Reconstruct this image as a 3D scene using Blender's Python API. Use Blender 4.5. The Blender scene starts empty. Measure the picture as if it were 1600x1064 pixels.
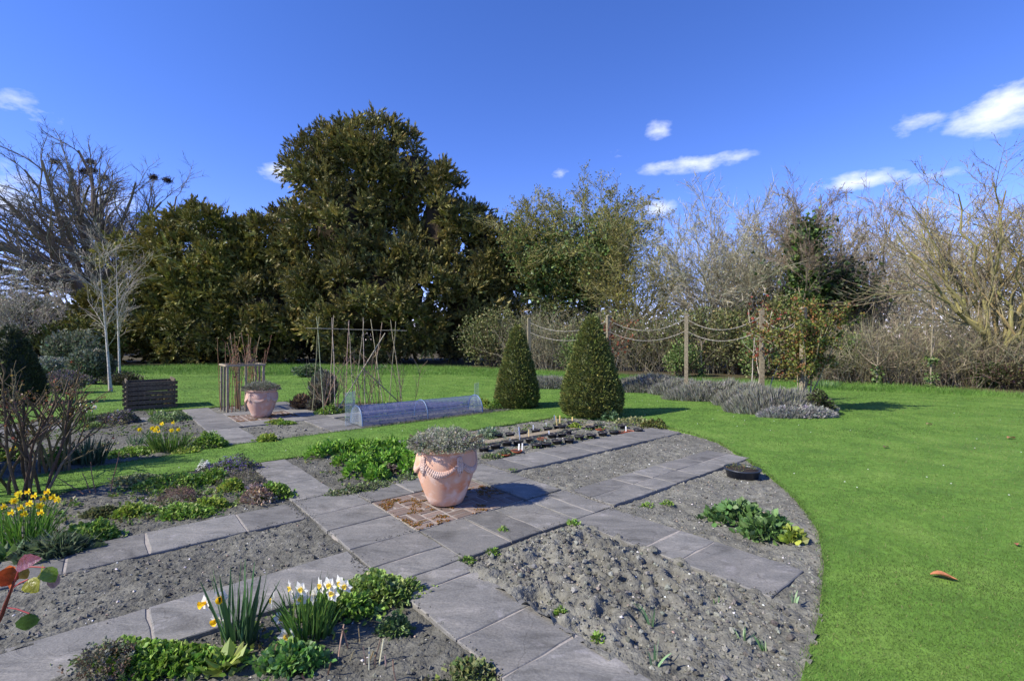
import bpy, math
import numpy as np
from mathutils import Vector
from mathutils.geometry import tessellate_polygon

RNG = np.random.default_rng(7)
PI = math.pi
scene = bpy.context.scene
COL = scene.collection

# ------------------------------------------------------------------ camera
FPX, EYE, HORIZON = 760.0, 1.7, 530.0          # focal length in photo pixels, eye height, horizon row
cam_d = bpy.data.cameras.new('camera')
cam_d.sensor_width = 36.0
cam_d.lens = 36.0 * FPX / 1600.0
cam_d.clip_start = 0.05
cam_d.clip_end = 5000.0
cam_d.shift_y = (HORIZON - 532.0) / 1600.0
cam = bpy.data.objects.new('camera', cam_d)
COL.objects.link(cam)
cam.location = (0, 0, EYE)
cam.rotation_euler = (PI / 2, 0, 0)
scene.camera = cam

# ------------------------------------------------------------------ sun and sky
SUN_EL, SUN_SH = math.radians(40.0), math.radians(22.0)     # elevation; ground direction the shadows run in, from +X
ldir = Vector((math.cos(SUN_SH) * math.cos(SUN_EL), math.sin(SUN_SH) * math.cos(SUN_EL), -math.sin(SUN_EL)))
sun_d = bpy.data.lights.new('sun', 'SUN')
sun_d.energy = 5.0
sun_d.angle = math.radians(0.53)
sun_d.color = (1.0, 0.94, 0.82)
sun = bpy.data.objects.new('sun', sun_d)
COL.objects.link(sun)
sun.rotation_euler = ldir.to_track_quat('-Z', 'Y').to_euler()
sun.location = (-20, -10, 30)

world = bpy.data.worlds.new('World')
scene.world = world
world.use_nodes = True
wt = world.node_tree
wt.nodes.clear()
WN = wt.nodes.new


def wl(a, b):
    wt.links.new(a, b)


def wmath(op, a, b=None, clamp=False):
    n = WN('ShaderNodeMath')
    n.operation = op
    n.use_clamp = clamp
    for i, v in enumerate((a, b)):
        if v is None:
            continue
        if isinstance(v, (int, float)):
            n.inputs[i].default_value = v
        else:
            wl(v, n.inputs[i])
    return n.outputs[0]


sky = WN('ShaderNodeTexSky')
sky.sky_type = 'NISHITA'
sky.sun_disc = False
sky.sun_elevation = SUN_EL
sky.sun_rotation = math.atan2(-ldir.x, -ldir.y)
sky.altitude = 2600
sky.air_density = 1.0
sky.dust_density = 0.0
sky.ozone_density = 2.0
hsv = WN('ShaderNodeHueSaturation')
hsv.inputs['Saturation'].default_value = 1.24
hsv.inputs['Value'].default_value = 1.0
wl(sky.outputs[0], hsv.inputs['Color'])
tc = WN('ShaderNodeTexCoord')
noi = WN('ShaderNodeTexNoise')
noi.inputs['Scale'].default_value = 11.0
noi.inputs['Detail'].default_value = 7.0
noi.inputs['Roughness'].default_value = 0.6
mp = WN('ShaderNodeMapping')
mp.inputs['Scale'].default_value = (1, 1, 2.2)
wl(tc.outputs['Generated'], mp.inputs['Vector'])
wl(mp.outputs[0], noi.inputs['Vector'])


def sky_dir(px, py):
    return Vector(((px - 800) / FPX, 1.0, (HORIZON - py) / FPX)).normalized()


clouds = [(sky_dir(1572, 168), .06, .036, 1.0), (sky_dir(1432, 190), .04, .014, .35), (sky_dir(1082, 254), .082, .016, .8),
          (sky_dir(955, 238), .042, .012, .4), (sky_dir(1030, 205), .018, .015, .4), (sky_dir(877, 274), .02, .013, .8),
          (sky_dir(1030, 326), .032, .02, .8), (sky_dir(1350, 282), .07, .016, .75), (sky_dir(1440, 276), .05, .01, .4),
          (sky_dir(432, 268), .034, .022, .9), (sky_dir(20, 170), .045, .018, .45), (sky_dir(60, 310), .09, .035, .6),
          (sky_dir(1540, 500), .2, .05, .6), (sky_dir(1250, 470), .14, .03, .4)]
crng = np.random.default_rng(3)
for k in range(8):                                            # the same scattered fair-weather clouds all round
    az, el = math.radians(70 + 28 * k + crng.uniform(-8, 8)), math.radians(crng.uniform(8, 35))
    clouds.append((Vector((math.sin(az) * math.cos(el), math.cos(az) * math.cos(el), math.sin(el))), crng.uniform(.04, .11), crng.uniform(.015, .035), .7))
from mathutils import Matrix
wob = wmath('MULTIPLY', wmath('SUBTRACT', noi.outputs[0], .5), 3.4)
total = None
for c, ra, rb, st in clouds:
    right = c.cross(Vector((0, 0, 1))).normalized()
    up = right.cross(c)
    m = WN('ShaderNodeMapping')                                # into the cloud's own ellipse
    m.vector_type = 'TEXTURE'
    m.inputs['Location'].default_value = c
    m.inputs['Rotation'].default_value = Matrix((right, c, up)).transposed().to_euler()
    m.inputs['Scale'].default_value = (ra, .5, rb)
    wl(tc.outputs['Generated'], m.inputs['Vector'])
    ln = WN('ShaderNodeVectorMath')
    ln.operation = 'LENGTH'
    wl(m.outputs[0], ln.inputs[0])
    ma = wmath('MULTIPLY', wmath('SUBTRACT', 1.0, ln.outputs['Value']), st)
    total = ma if total is None else wmath('MAXIMUM', total, ma)
total = wmath('ADD', wmath('MULTIPLY', total, 1.0), wmath('MULTIPLY', wob, wmath('MULTIPLY', wmath('ADD', total, .9), .9, True)), True)
mixc = WN('ShaderNodeMix')
mixc.data_type = 'RGBA'
wl(wmath('MULTIPLY', total, .9, True), mixc.inputs['Factor'])
tint = WN('ShaderNodeMix')
tint.data_type = 'RGBA'
tint.blend_type = 'MULTIPLY'
tint.inputs['Factor'].default_value = 1.0
tint.inputs['B'].default_value = (1.2, .93, 1.3, 1)
wl(hsv.outputs[0], tint.inputs['A'])
wl(tint.outputs['Result'], mixc.inputs['A'])
mixc.inputs['B'].default_value = (5.2, 5.5, 6.0, 1)
bg = WN('ShaderNodeBackground')
bg.inputs['Strength'].default_value = 0.15
wl(mixc.outputs['Result'], bg.inputs['Color'])
wo = WN('ShaderNodeOutputWorld')
wl(bg.outputs[0], wo.inputs['Surface'])

world.cycles.sampling_method = 'MANUAL'
world.cycles.sample_map_resolution = 512
scene.view_settings.view_transform = 'Standard'
scene.view_settings.look = 'None'
scene.view_settings.gamma = 1.0
scene.view_settings.exposure = 0.55
scene.view_settings.use_curve_mapping = False
scene.cycles.max_bounces = 8
scene.cycles.transparent_max_bounces = 12

# ------------------------------------------------------------------ helpers: places on the ground
GA = math.radians(49.8)                                        # the garden's long paths run this way, clockwise from +Y
AX = np.array([math.sin(GA), math.cos(GA)])
BX = np.array([-AX[1], AX[0]])
ORG = np.array([-0.69, 5.07])                                  # middle of the near paving


def G(px, py):
    d = EYE * FPX / (py - HORIZON)
    return np.array([(px - 800) / FPX * d, d])


def UV(u, v):
    return ORG + AX * u + BX * v


def toUV(p):
    q = np.asarray(p) - ORG
    return np.stack([q @ AX, q @ BX], -1)


def C(r, g, b):
    return np.array([((c / 255) / 12.92 if c / 255 <= .04045 else ((c / 255 + .055) / 1.055) ** 2.4) for c in (r, g, b)])


def inpoly(P, poly):
    x, y = P[:, 0], P[:, 1]
    r = np.zeros(len(P), bool)
    n = len(poly)
    for i in range(n):
        x1, y1 = poly[i]
        x2, y2 = poly[(i + 1) % n]
        c = (y1 > y) != (y2 > y)
        with np.errstate(divide='ignore', invalid='ignore'):
            r ^= c & (x < (x2 - x1) * (y - y1) / (y2 - y1 + 1e-12) + x1)
    return r


def vnoise(P, s, seed=0):
    """smooth value noise in the plane, 0..1"""
    rg = np.random.default_rng(seed)
    T = rg.random((64, 64))
    q = np.asarray(P)[..., :2] / s
    i = np.floor(q).astype(int)
    f = q - i
    f = f * f * (3 - 2 * f)
    x0, y0, x1, y1 = i[..., 0] % 64, i[..., 1] % 64, (i[..., 0] + 1) % 64, (i[..., 1] + 1) % 64
    a = T[x0, y0] * (1 - f[..., 0]) + T[x1, y0] * f[..., 0]
    b = T[x0, y1] * (1 - f[..., 0]) + T[x1, y1] * f[..., 0]
    return a * (1 - f[..., 1]) + b * f[..., 1]


# ------------------------------------------------------------------ helpers: meshes
class MB:
    """collects arrays of vertices, triangles and quads with a colour per vertex; build() links them as ONE mesh object"""

    def __init__(s):
        s.V, s.T, s.Q, s.K, s.n = [], [], [], [], 0

    def add(s, V, T=None, Q=None, col=None):
        V = np.asarray(V, float).reshape(-1, 3)
        if T is not None and len(T):
            s.T.append(np.asarray(T).reshape(-1, 3) + s.n)
        if Q is not None and len(Q):
            s.Q.append(np.asarray(Q).reshape(-1, 4) + s.n)
        s.V.append(V)
        k = np.ones((len(V), 3)) * .5 if col is None else np.broadcast_to(np.asarray(col, float), (len(V), 3))
        s.K.append(k)
        s.n += len(V)
        return s

    def mesh(s, name, mat, smooth=False):
        V = np.concatenate(s.V)
        K = np.concatenate(s.K)
        T = np.concatenate(s.T) if s.T else np.zeros((0, 3), int)
        Q = np.concatenate(s.Q) if s.Q else np.zeros((0, 4), int)
        me = bpy.data.meshes.new(name)
        me.vertices.add(len(V))
        me.vertices.foreach_set('co', V.astype('f').ravel())
        li = np.concatenate([T.ravel(), Q.ravel()]).astype('i')
        me.loops.add(len(li))
        me.loops.foreach_set('vertex_index', li)
        st = np.concatenate([np.arange(len(T)) * 3, len(T) * 3 + np.arange(len(Q)) * 4]).astype('i')
        me.polygons.add(len(st))
        me.polygons.foreach_set('loop_start', st)
        me.polygons.foreach_set('use_smooth', np.full(len(st), smooth))
        at = me.color_attributes.new('col', 'FLOAT_COLOR', 'POINT')
        at.data.foreach_set('color', np.concatenate([K, np.ones((len(K), 1))], 1).astype('f').ravel())
        me.materials.append(mat)
        me.update(calc_edges=True)
        me.validate()
        return me

    def build(s, name, mat, parent=None, smooth=False, loc=None):
        return link(name, s.mesh(name, mat, smooth), parent, loc)


def link(name, me, parent=None, loc=None, rot=None):
    o = bpy.data.objects.new(name, me)
    COL.objects.link(o)
    if parent is not None:
        o.parent = parent
    if loc is not None:
        o.location = loc
    if rot is not None:
        o.rotation_euler = rot
    return o


def tag(o, label=None, cat=None, group=None, kind=None):
    if label:
        o['label'] = label
    if cat:
        o['category'] = cat
    if group:
        o['group'] = group
    if kind:
        o['kind'] = kind
    return o


def thing(name, label, cat, loc=(0, 0, 0), rz=0.0, group=None):
    o = bpy.data.objects.new(name, None)
    o.empty_display_size = .1
    COL.objects.link(o)
    loc = tuple(loc)
    o.location = loc if len(loc) == 3 else (loc[0], loc[1], 0)
    o.rotation_euler = (0, 0, rz)
    return tag(o, label, cat, group)


def unit(a):
    return a / (np.linalg.norm(a, axis=-1, keepdims=True) + 1e-9)


def frames(D, roll=None, rng=RNG):
    """matrices (N,3,3) whose columns are X, Y=D, Z"""
    D = unit(D)
    r = rng.normal(size=D.shape) if roll is None else np.broadcast_to(np.asarray(roll, float), D.shape)
    X = unit(np.cross(D, r))
    Z = np.cross(X, D)
    return np.stack([X, D, Z], -1)


def stamp(mb, TV, TT, pos, M, sc, col):
    """copies of the template at pos, turned by M, scaled by sc, with one colour each"""
    TV = np.asarray(TV, float)
    n = len(pos)
    sc = np.asarray(sc, float)
    sc = sc.reshape(n, 1, -1) if sc.ndim else np.full((n, 1, 1), float(sc))
    V = np.einsum('nij,nkj->nki', M, TV[None] * sc) + np.asarray(pos)[:, None, :]
    T = (np.asarray(TT)[None] + (np.arange(n) * len(TV))[:, None, None]).reshape(-1, np.asarray(TT).shape[1])
    K = np.repeat(np.broadcast_to(np.asarray(col, float), (n, 3)), len(TV), 0)
    if T.shape[1] == 3:
        mb.add(V.reshape(-1, 3), T=T, col=K)
    else:
        mb.add(V.reshape(-1, 3), Q=T, col=K)


LEAF = (np.array([(0, 0, 0), (-.5, .45, .12), (0, 1, -.05), (.5, .45, .12)]), np.array([(0, 2, 1), (0, 3, 2)]))
OVAL = (np.array([(0, 0, 0), (-.34, .25, .08), (-.42, .6, .06), (0, 1, -.1), (.42, .6, .06), (.34, .25, .08), (0, .5, -.02)]),
        np.array([(0, 6, 1), (1, 6, 2), (2, 6, 3), (3, 6, 4), (4, 6, 5), (5, 6, 0)]))
LOBED = (np.array([(0, 0, 0), (-.5, .2, .08), (-.28, .42, .0), (-.42, .75, .08), (0, 1, -.06), (.42, .75, .08), (.28, .42, 0), (.5, .2, .08), (0, .45, -.04)]),
         np.array([(0, 8, 1), (1, 8, 2), (2, 8, 3), (3, 8, 4), (4, 8, 5), (5, 8, 6), (6, 8, 7), (7, 8, 0)]))
TRI = (np.array([(-.5, 0, 0), (.5, 0, 0), (0, 1, .0)]), np.array([(0, 1, 2)]))


def sprig_template(n, lw, ll, spread, rng):
    """leaves up a short stalk of length 1"""
    V, T = [], []
    for i in range(n):
        t = (i + .5) / n
        a = i * 2.4 + rng.uniform(-.4, .4)
        out = np.array([math.cos(a) * spread, 1 - .5 * spread, math.sin(a) * spread]) if t < .97 else np.array([0, 1, 0])
        M = frames(out[None], rng=rng)[0]
        S = np.array([lw, ll * (1 - .35 * t), lw])
        V.append((LEAF[0] * S) @ M.T + np.array([0, t * .85, 0]))
        T.append(LEAF[1] + 4 * i)
    return np.concatenate(V), np.concatenate(T)


def vary(base, n, amp=.25, hue=.08, rng=RNG):
    """n colours round one of the base colours"""
    base = np.atleast_2d(base)
    c = base[rng.integers(0, len(base), n)]
    c = c * (1 + amp * rng.normal(size=(n, 1)).clip(-2, 2)) * (1 + hue * rng.normal(size=(n, 3)))
    return c.clip(.002, .95)


def tubes(mb, P, R, k=4, col=(.2, .15, .1), cap=False):
    """P (N,n,3) polylines, R (N,n) radii"""
    P = np.asarray(P, float)
    if P.ndim == 2:
        P = P[None]
    N, n, _ = P.shape
    R = np.broadcast_to(np.asarray(R, float), (N, n))
    tan = unit(np.gradient(P, axis=1))
    ref = np.where(np.abs(tan[:, :1, 2:3]) > .8, np.array([1., .1, 0]), np.array([0., .1, 1.]))
    X = unit(np.cross(tan, np.broadcast_to(ref, tan.shape)))
    Y = np.cross(tan, X)
    a = np.arange(k) * 2 * PI / k
    ring = P[:, :, None, :] + R[:, :, None, None] * (X[:, :, None, :] * np.cos(a)[None, None, :, None] + Y[:, :, None, :] * np.sin(a)[None, None, :, None])
    i, j = np.meshgrid(np.arange(n - 1), np.arange(k), indexing='ij')
    q = np.stack([i * k + j, i * k + (j + 1) % k, (i + 1) * k + (j + 1) % k, (i + 1) * k + j], -1).reshape(-1, 4)
    Q = (q[None] + (np.arange(N) * n * k)[:, None, None]).reshape(-1, 4)
    col = np.asarray(col, float)
    K = np.repeat(col, n * k, 0) if col.ndim == 2 else col
    mb.add(ring.reshape(-1, 3), Q=Q, col=K)
    if cap and k == 4:
        e = np.concatenate([(np.arange(N) * n * k)[:, None] + np.arange(4)[::-1], (np.arange(N) * n * k)[:, None] + (n - 1) * k + np.arange(4)])
        mb.Q.append(e + mb.n - N * n * k)
    return mb


def ribbons(mb, P, W, col, fold=0.0, side=None):
    """flat strap leaves along polylines"""
    N, n, _ = P.shape
    tan = unit(np.gradient(P, axis=1))
    if side is None:
        h = P[:, -1] - P[:, 0]
        side = unit(np.cross(h, np.array([0, 0, 1.])) + 1e-4)
    S = np.broadcast_to(side[:, None, :], P.shape)
    W = np.broadcast_to(W, (N, n))[..., None]
    L, R_ = P - S * W / 2, P + S * W / 2
    V = np.stack([L, R_], 2)
    i = np.arange(n - 1)
    q = np.stack([i * 2, i * 2 + 1, i * 2 + 3, i * 2 + 2], -1)
    Q = (q[None] + (np.arange(N) * n * 2)[:, None, None]).reshape(-1, 4)
    mb.add(V.reshape(-1, 3), Q=Q, col=np.repeat(np.broadcast_to(col, (N, 3)), n * 2, 0))


def arcs(base, D, L, n, droop, wig=0.0, rng=RNG):
    """polylines that start at base along D, length L, and bend by droop per step (negative z) plus wiggle"""
    N = len(base)
    P = np.zeros((N, n, 3))
    P[:, 0] = base
    d = unit(np.asarray(D, float))
    st = (np.asarray(L, float) / (n - 1)) * np.ones(N)
    dr = np.asarray(droop, float) * np.ones(N)
    for i in range(1, n):
        P[:, i] = P[:, i - 1] + d * st[:, None]
        d = d + np.array([0, 0, -1.]) * dr[:, None] + wig * rng.normal(size=(N, 3))
        d = unit(d)
    return P


def box(mb, x0, x1, y0, y1, z0, z1, col=None, bev=0.0):
    b = bev
    V, K = [], []
    if b <= 0:
        V = [(x, y, z) for z in (z0, z1) for x, y in ((x0, y0), (x1, y0), (x1, y1), (x0, y1))]
        Q = [(3, 2, 1, 0), (4, 5, 6, 7), (0, 1, 5, 4), (1, 2, 6, 5), (2, 3, 7, 6), (3, 0, 4, 7)]
    else:
        V = [(x, y, z0) for x, y in ((x0, y0), (x1, y0), (x1, y1), (x0, y1))]
        V += [(x, y, z1 - b) for x, y in ((x0, y0), (x1, y0), (x1, y1), (x0, y1))]
        V += [(x, y, z1) for x, y in ((x0 + b, y0 + b), (x1 - b, y0 + b), (x1 - b, y1 - b), (x0 + b, y1 - b))]
        Q = [(3, 2, 1, 0), (8, 9, 10, 11)]
        for o in (0, 4):
            Q += [(o + i, o + (i + 1) % 4, o + 4 + (i + 1) % 4, o + 4 + i) for i in range(4)]
    mb.add(V, Q=Q, col=col)
    return mb


def beam(mb, a, b, w, h=None, col=None, up=(0, 0, 1)):
    """a squared bar from a to b"""
    a, b = np.asarray(a, float), np.asarray(b, float)
    h = w if h is None else h
    t = unit((b - a)[None])[0]
    up = np.asarray(up, float)
    if abs(t @ up) > .95:
        up = np.array([0, 1., 0])
    x = unit(np.cross(t, up)[None])[0]
    y = np.cross(x, t)
    V = [p + x * w / 2 * i + y * h / 2 * j for p in (a, b) for i, j in ((-1, -1), (1, -1), (1, 1), (-1, 1))]
    mb.add(V, Q=[(3, 2, 1, 0), (4, 5, 6, 7), (0, 1, 5, 4), (1, 2, 6, 5), (2, 3, 7, 6), (3, 0, 4, 7)], col=col)
    return mb


def lathe(mb, prof, k=32, col=None, c=(0, 0, 0)):
    prof = np.asarray(prof, float)
    a = np.arange(k) * 2 * PI / k
    V = np.stack([prof[:, None, 0] * np.cos(a), prof[:, None, 0] * np.sin(a), np.broadcast_to(prof[:, None, 1], (len(prof), k))], -1) + np.asarray(c)
    i, j = np.meshgrid(np.arange(len(prof) - 1), np.arange(k), indexing='ij')
    Q = np.stack([i * k + j, i * k + (j + 1) % k, (i + 1) * k + (j + 1) % k, (i + 1) * k + j], -1).reshape(-1, 4)
    mb.add(V.reshape(-1, 3), Q=Q, col=col)
    return mb


def ico(sub=0):
    import bmesh
    bm = bmesh.new()
    bmesh.ops.create_icosphere(bm, subdivisions=sub + 1, radius=1)
    V = np.array([v.co[:] for v in bm.verts])
    T = np.array([[v.index for v in f.verts] for f in bm.faces])
    bm.free()
    return V, T


ICO0, ICO1, ICO2 = ico(0), ico(1), ico(2)
OCT = (np.array([(1, 0, 0), (0, 1, 0), (-1, 0, 0), (0, -1, 0), (0, 0, 1.), (0, 0, -1)]), np.array([(0, 1, 4), (1, 2, 4), (2, 3, 4), (3, 0, 4), (1, 0, 5), (2, 1, 5), (3, 2, 5), (0, 3, 5)]))


# ------------------------------------------------------------------ materials
def newmat(name):
    m = bpy.data.materials.new(name)
    m.use_nodes = True
    nt = m.node_tree
    b = nt.nodes['Principled BSDF']
    return m, nt, b


def attr_mat(name, rough=.55, transl=0.0, spec=.35, bump=0.0, bscale=60.0, noise=0.0):
    """colour from the pieces' own colour attribute, with fine grain"""
    m, nt, b = newmat(name)
    a = nt.nodes.new('ShaderNodeAttribute')
    a.attribute_name = 'col'
    src = a.outputs['Color']
    b.inputs['Roughness'].default_value = rough
    b.inputs['Specular IOR Level'].default_value = spec
    if noise > 0 or bump > 0:
        n = nt.nodes.new('ShaderNodeTexNoise')
        n.inputs['Scale'].default_value = bscale
        n.inputs['Detail'].default_value = 5
        t = nt.nodes.new('ShaderNodeTexCoord')
        nt.links.new(t.outputs['Object'], n.inputs['Vector'])
        if noise > 0:
            h = nt.nodes.new('ShaderNodeHueSaturation')
            r = nt.nodes.new('ShaderNodeMapRange')
            r.inputs[1].default_value, r.inputs[2].default_value = .3, .7
            r.inputs[3].default_value, r.inputs[4].default_value = 1 - noise, 1 + noise
            nt.links.new(n.outputs[0], r.inputs[0])
            nt.links.new(r.outputs[0], h.inputs['Value'])
            nt.links.new(src, h.inputs['Color'])
            src = h.outputs[0]
        if bump > 0:
            bp = nt.nodes.new('ShaderNodeBump')
            bp.inputs['Strength'].default_value = bump
            bp.inputs['Distance'].default_value = .01
            nt.links.new(n.outputs[0], bp.inputs['Height'])
            nt.links.new(bp.outputs[0], b.inputs['Normal'])
    nt.links.new(src, b.inputs['Base Color'])
    if transl > 0:
        tr = nt.nodes.new('ShaderNodeBsdfTranslucent')
        nt.links.new(src, tr.inputs['Color'])
        mx = nt.nodes.new('ShaderNodeMixShader')
        mx.inputs[0].default_value = transl
        nt.links.new(b.outputs[0], mx.inputs[1])
        nt.links.new(tr.outputs[0], mx.inputs[2])
        nt.links.new(mx.outputs[0], nt.nodes['Material Output'].inputs['Surface'])
    return m


def noise_mat(name, cols, scale, rough=.85, bump=.4, bdist=.02, detail=8, randv=.0, scale2=None, bscale=None):
    """a ramp of colours over noise, with relief; randv: value shift per object"""
    m, nt, b = newmat(name)
    t = nt.nodes.new('ShaderNodeTexCoord')
    src = t.outputs['Object']
    n = nt.nodes.new('ShaderNodeTexNoise')
    n.inputs['Scale'].default_value = scale
    n.inputs['Detail'].default_value = detail
    n.inputs['Roughness'].default_value = .6
    nt.links.new(src, n.inputs['Vector'])
    r = nt.nodes.new('ShaderNodeValToRGB')
    el = r.color_ramp.elements
    while len(el) < len(cols):
        el.new(.5)
    for i, c in enumerate(cols):
        el[i].position = .28 + .44 * i / (len(cols) - 1)
        el[i].color = (*c, 1)
    nt.links.new(n.outputs[0], r.inputs[0])
    out = r.outputs[0]
    if scale2:
        n2 = nt.nodes.new('ShaderNodeTexNoise')
        n2.inputs['Scale'].default_value = scale2
        n2.inputs['Detail'].default_value = 4
        nt.links.new(src, n2.inputs['Vector'])
        mr = nt.nodes.new('ShaderNodeMapRange')
        mr.inputs[1].default_value, mr.inputs[2].default_value = .3, .7
        mr.inputs[3].default_value, mr.inputs[4].default_value = .78, 1.22
        nt.links.new(n2.outputs[0], mr.inputs[0])
        h = nt.nodes.new('ShaderNodeHueSaturation')
        nt.links.new(mr.outputs[0], h.inputs['Value'])
        nt.links.new(out, h.inputs['Color'])
        out = h.outputs[0]
    if randv > 0:
        oi = nt.nodes.new('ShaderNodeObjectInfo')
        mr = nt.nodes.new('ShaderNodeMapRange')
        mr.inputs[3].default_value, mr.inputs[4].default_value = 1 - randv, 1 + randv
        nt.links.new(oi.outputs['Random'], mr.inputs[0])
        h = nt.nodes.new('ShaderNodeHueSaturation')
        nt.links.new(mr.outputs[0], h.inputs['Value'])
        nt.links.new(out, h.inputs['Color'])
        out = h.outputs[0]
    nt.links.new(out, b.inputs['Base Color'])
    b.inputs['Roughness'].default_value = rough
    b.inputs['Specular IOR Level'].default_value = .25
    if bump > 0:
        bn = n
        if bscale:
            bn = nt.nodes.new('ShaderNodeTexNoise')
            bn.inputs['Scale'].default_value = bscale
            bn.inputs['Detail'].default_value = 8
            nt.links.new(src, bn.inputs['Vector'])
        bp = nt.nodes.new('ShaderNodeBump')
        bp.inputs['Strength'].default_value = bump
        bp.inputs['Distance'].default_value = bdist
        nt.links.new(bn.outputs[0], bp.inputs['Height'])
        nt.links.new(bp.outputs[0], b.inputs['Normal'])
    return m


M_LEAF = attr_mat('leaf', .5, .3, .35)
M_MATT = attr_mat('matt_leaf', .75, .2, .2)
M_YEW = attr_mat('yew_leaf', .55, .12, .3)
M_GRASS = attr_mat('grass_blade', .55, .3, .25)
M_PETAL = attr_mat('petal', .6, .35, .2)
M_BARK = attr_mat('bark', .85, 0, .2, bump=.5, bscale=30, noise=.3)
M_BIRCH = attr_mat('birch_bark', .7, 0, .25, bump=.3, bscale=18, noise=.45)
M_WOOD = attr_mat('weathered_wood', .85, 0, .2, bump=.6, bscale=25, noise=.35)
M_SOILC = attr_mat('soil_clod', .95, 0, .1, bump=.8, bscale=90, noise=.3)
M_STONE = attr_mat('flint', .7, 0, .3, noise=.2)
M_PLAST = attr_mat('pot_plastic', .4, 0, .4)
M_SOIL = noise_mat('soil', [C(86, 84, 76), C(110, 108, 98), C(130, 128, 117)], 14, .95, 1.0, .02, 9, scale2=2.0, bscale=45)
M_LAWN = noise_mat('lawn', [C(72, 104, 38), C(92, 126, 46), C(112, 140, 60)], 1.6, .9, .6, .02, 9, scale2=14, bscale=70)
M_LITTER = noise_mat('leaf_litter', [C(52, 44, 30), C(78, 68, 46), C(70, 80, 40)], 3, .95, .8, .04, 8, bscale=20)
M_MORTAR = noise_mat('mortar', [C(138, 131, 122), C(166, 158, 148)], 25, .95, .6, .01)
M_BRICK = noise_mat('brick', [C(98, 86, 78), C(122, 106, 96), C(116, 108, 99)], 9, .9, .6, .008, randv=.2, bscale=60)
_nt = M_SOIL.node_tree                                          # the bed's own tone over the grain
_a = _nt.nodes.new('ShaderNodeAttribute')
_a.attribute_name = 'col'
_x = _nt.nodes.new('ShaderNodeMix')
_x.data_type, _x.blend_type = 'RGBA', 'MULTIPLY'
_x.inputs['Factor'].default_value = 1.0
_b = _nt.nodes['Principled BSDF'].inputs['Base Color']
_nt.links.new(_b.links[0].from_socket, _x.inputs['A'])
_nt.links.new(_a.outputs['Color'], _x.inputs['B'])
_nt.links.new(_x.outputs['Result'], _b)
M_MOSS = attr_mat('moss', .9, .1, .1)
M_PLANT_SOIL = noise_mat('potting_soil', [C(40, 34, 30), C(62, 54, 48)], 40, .95, .8, .01)


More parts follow.
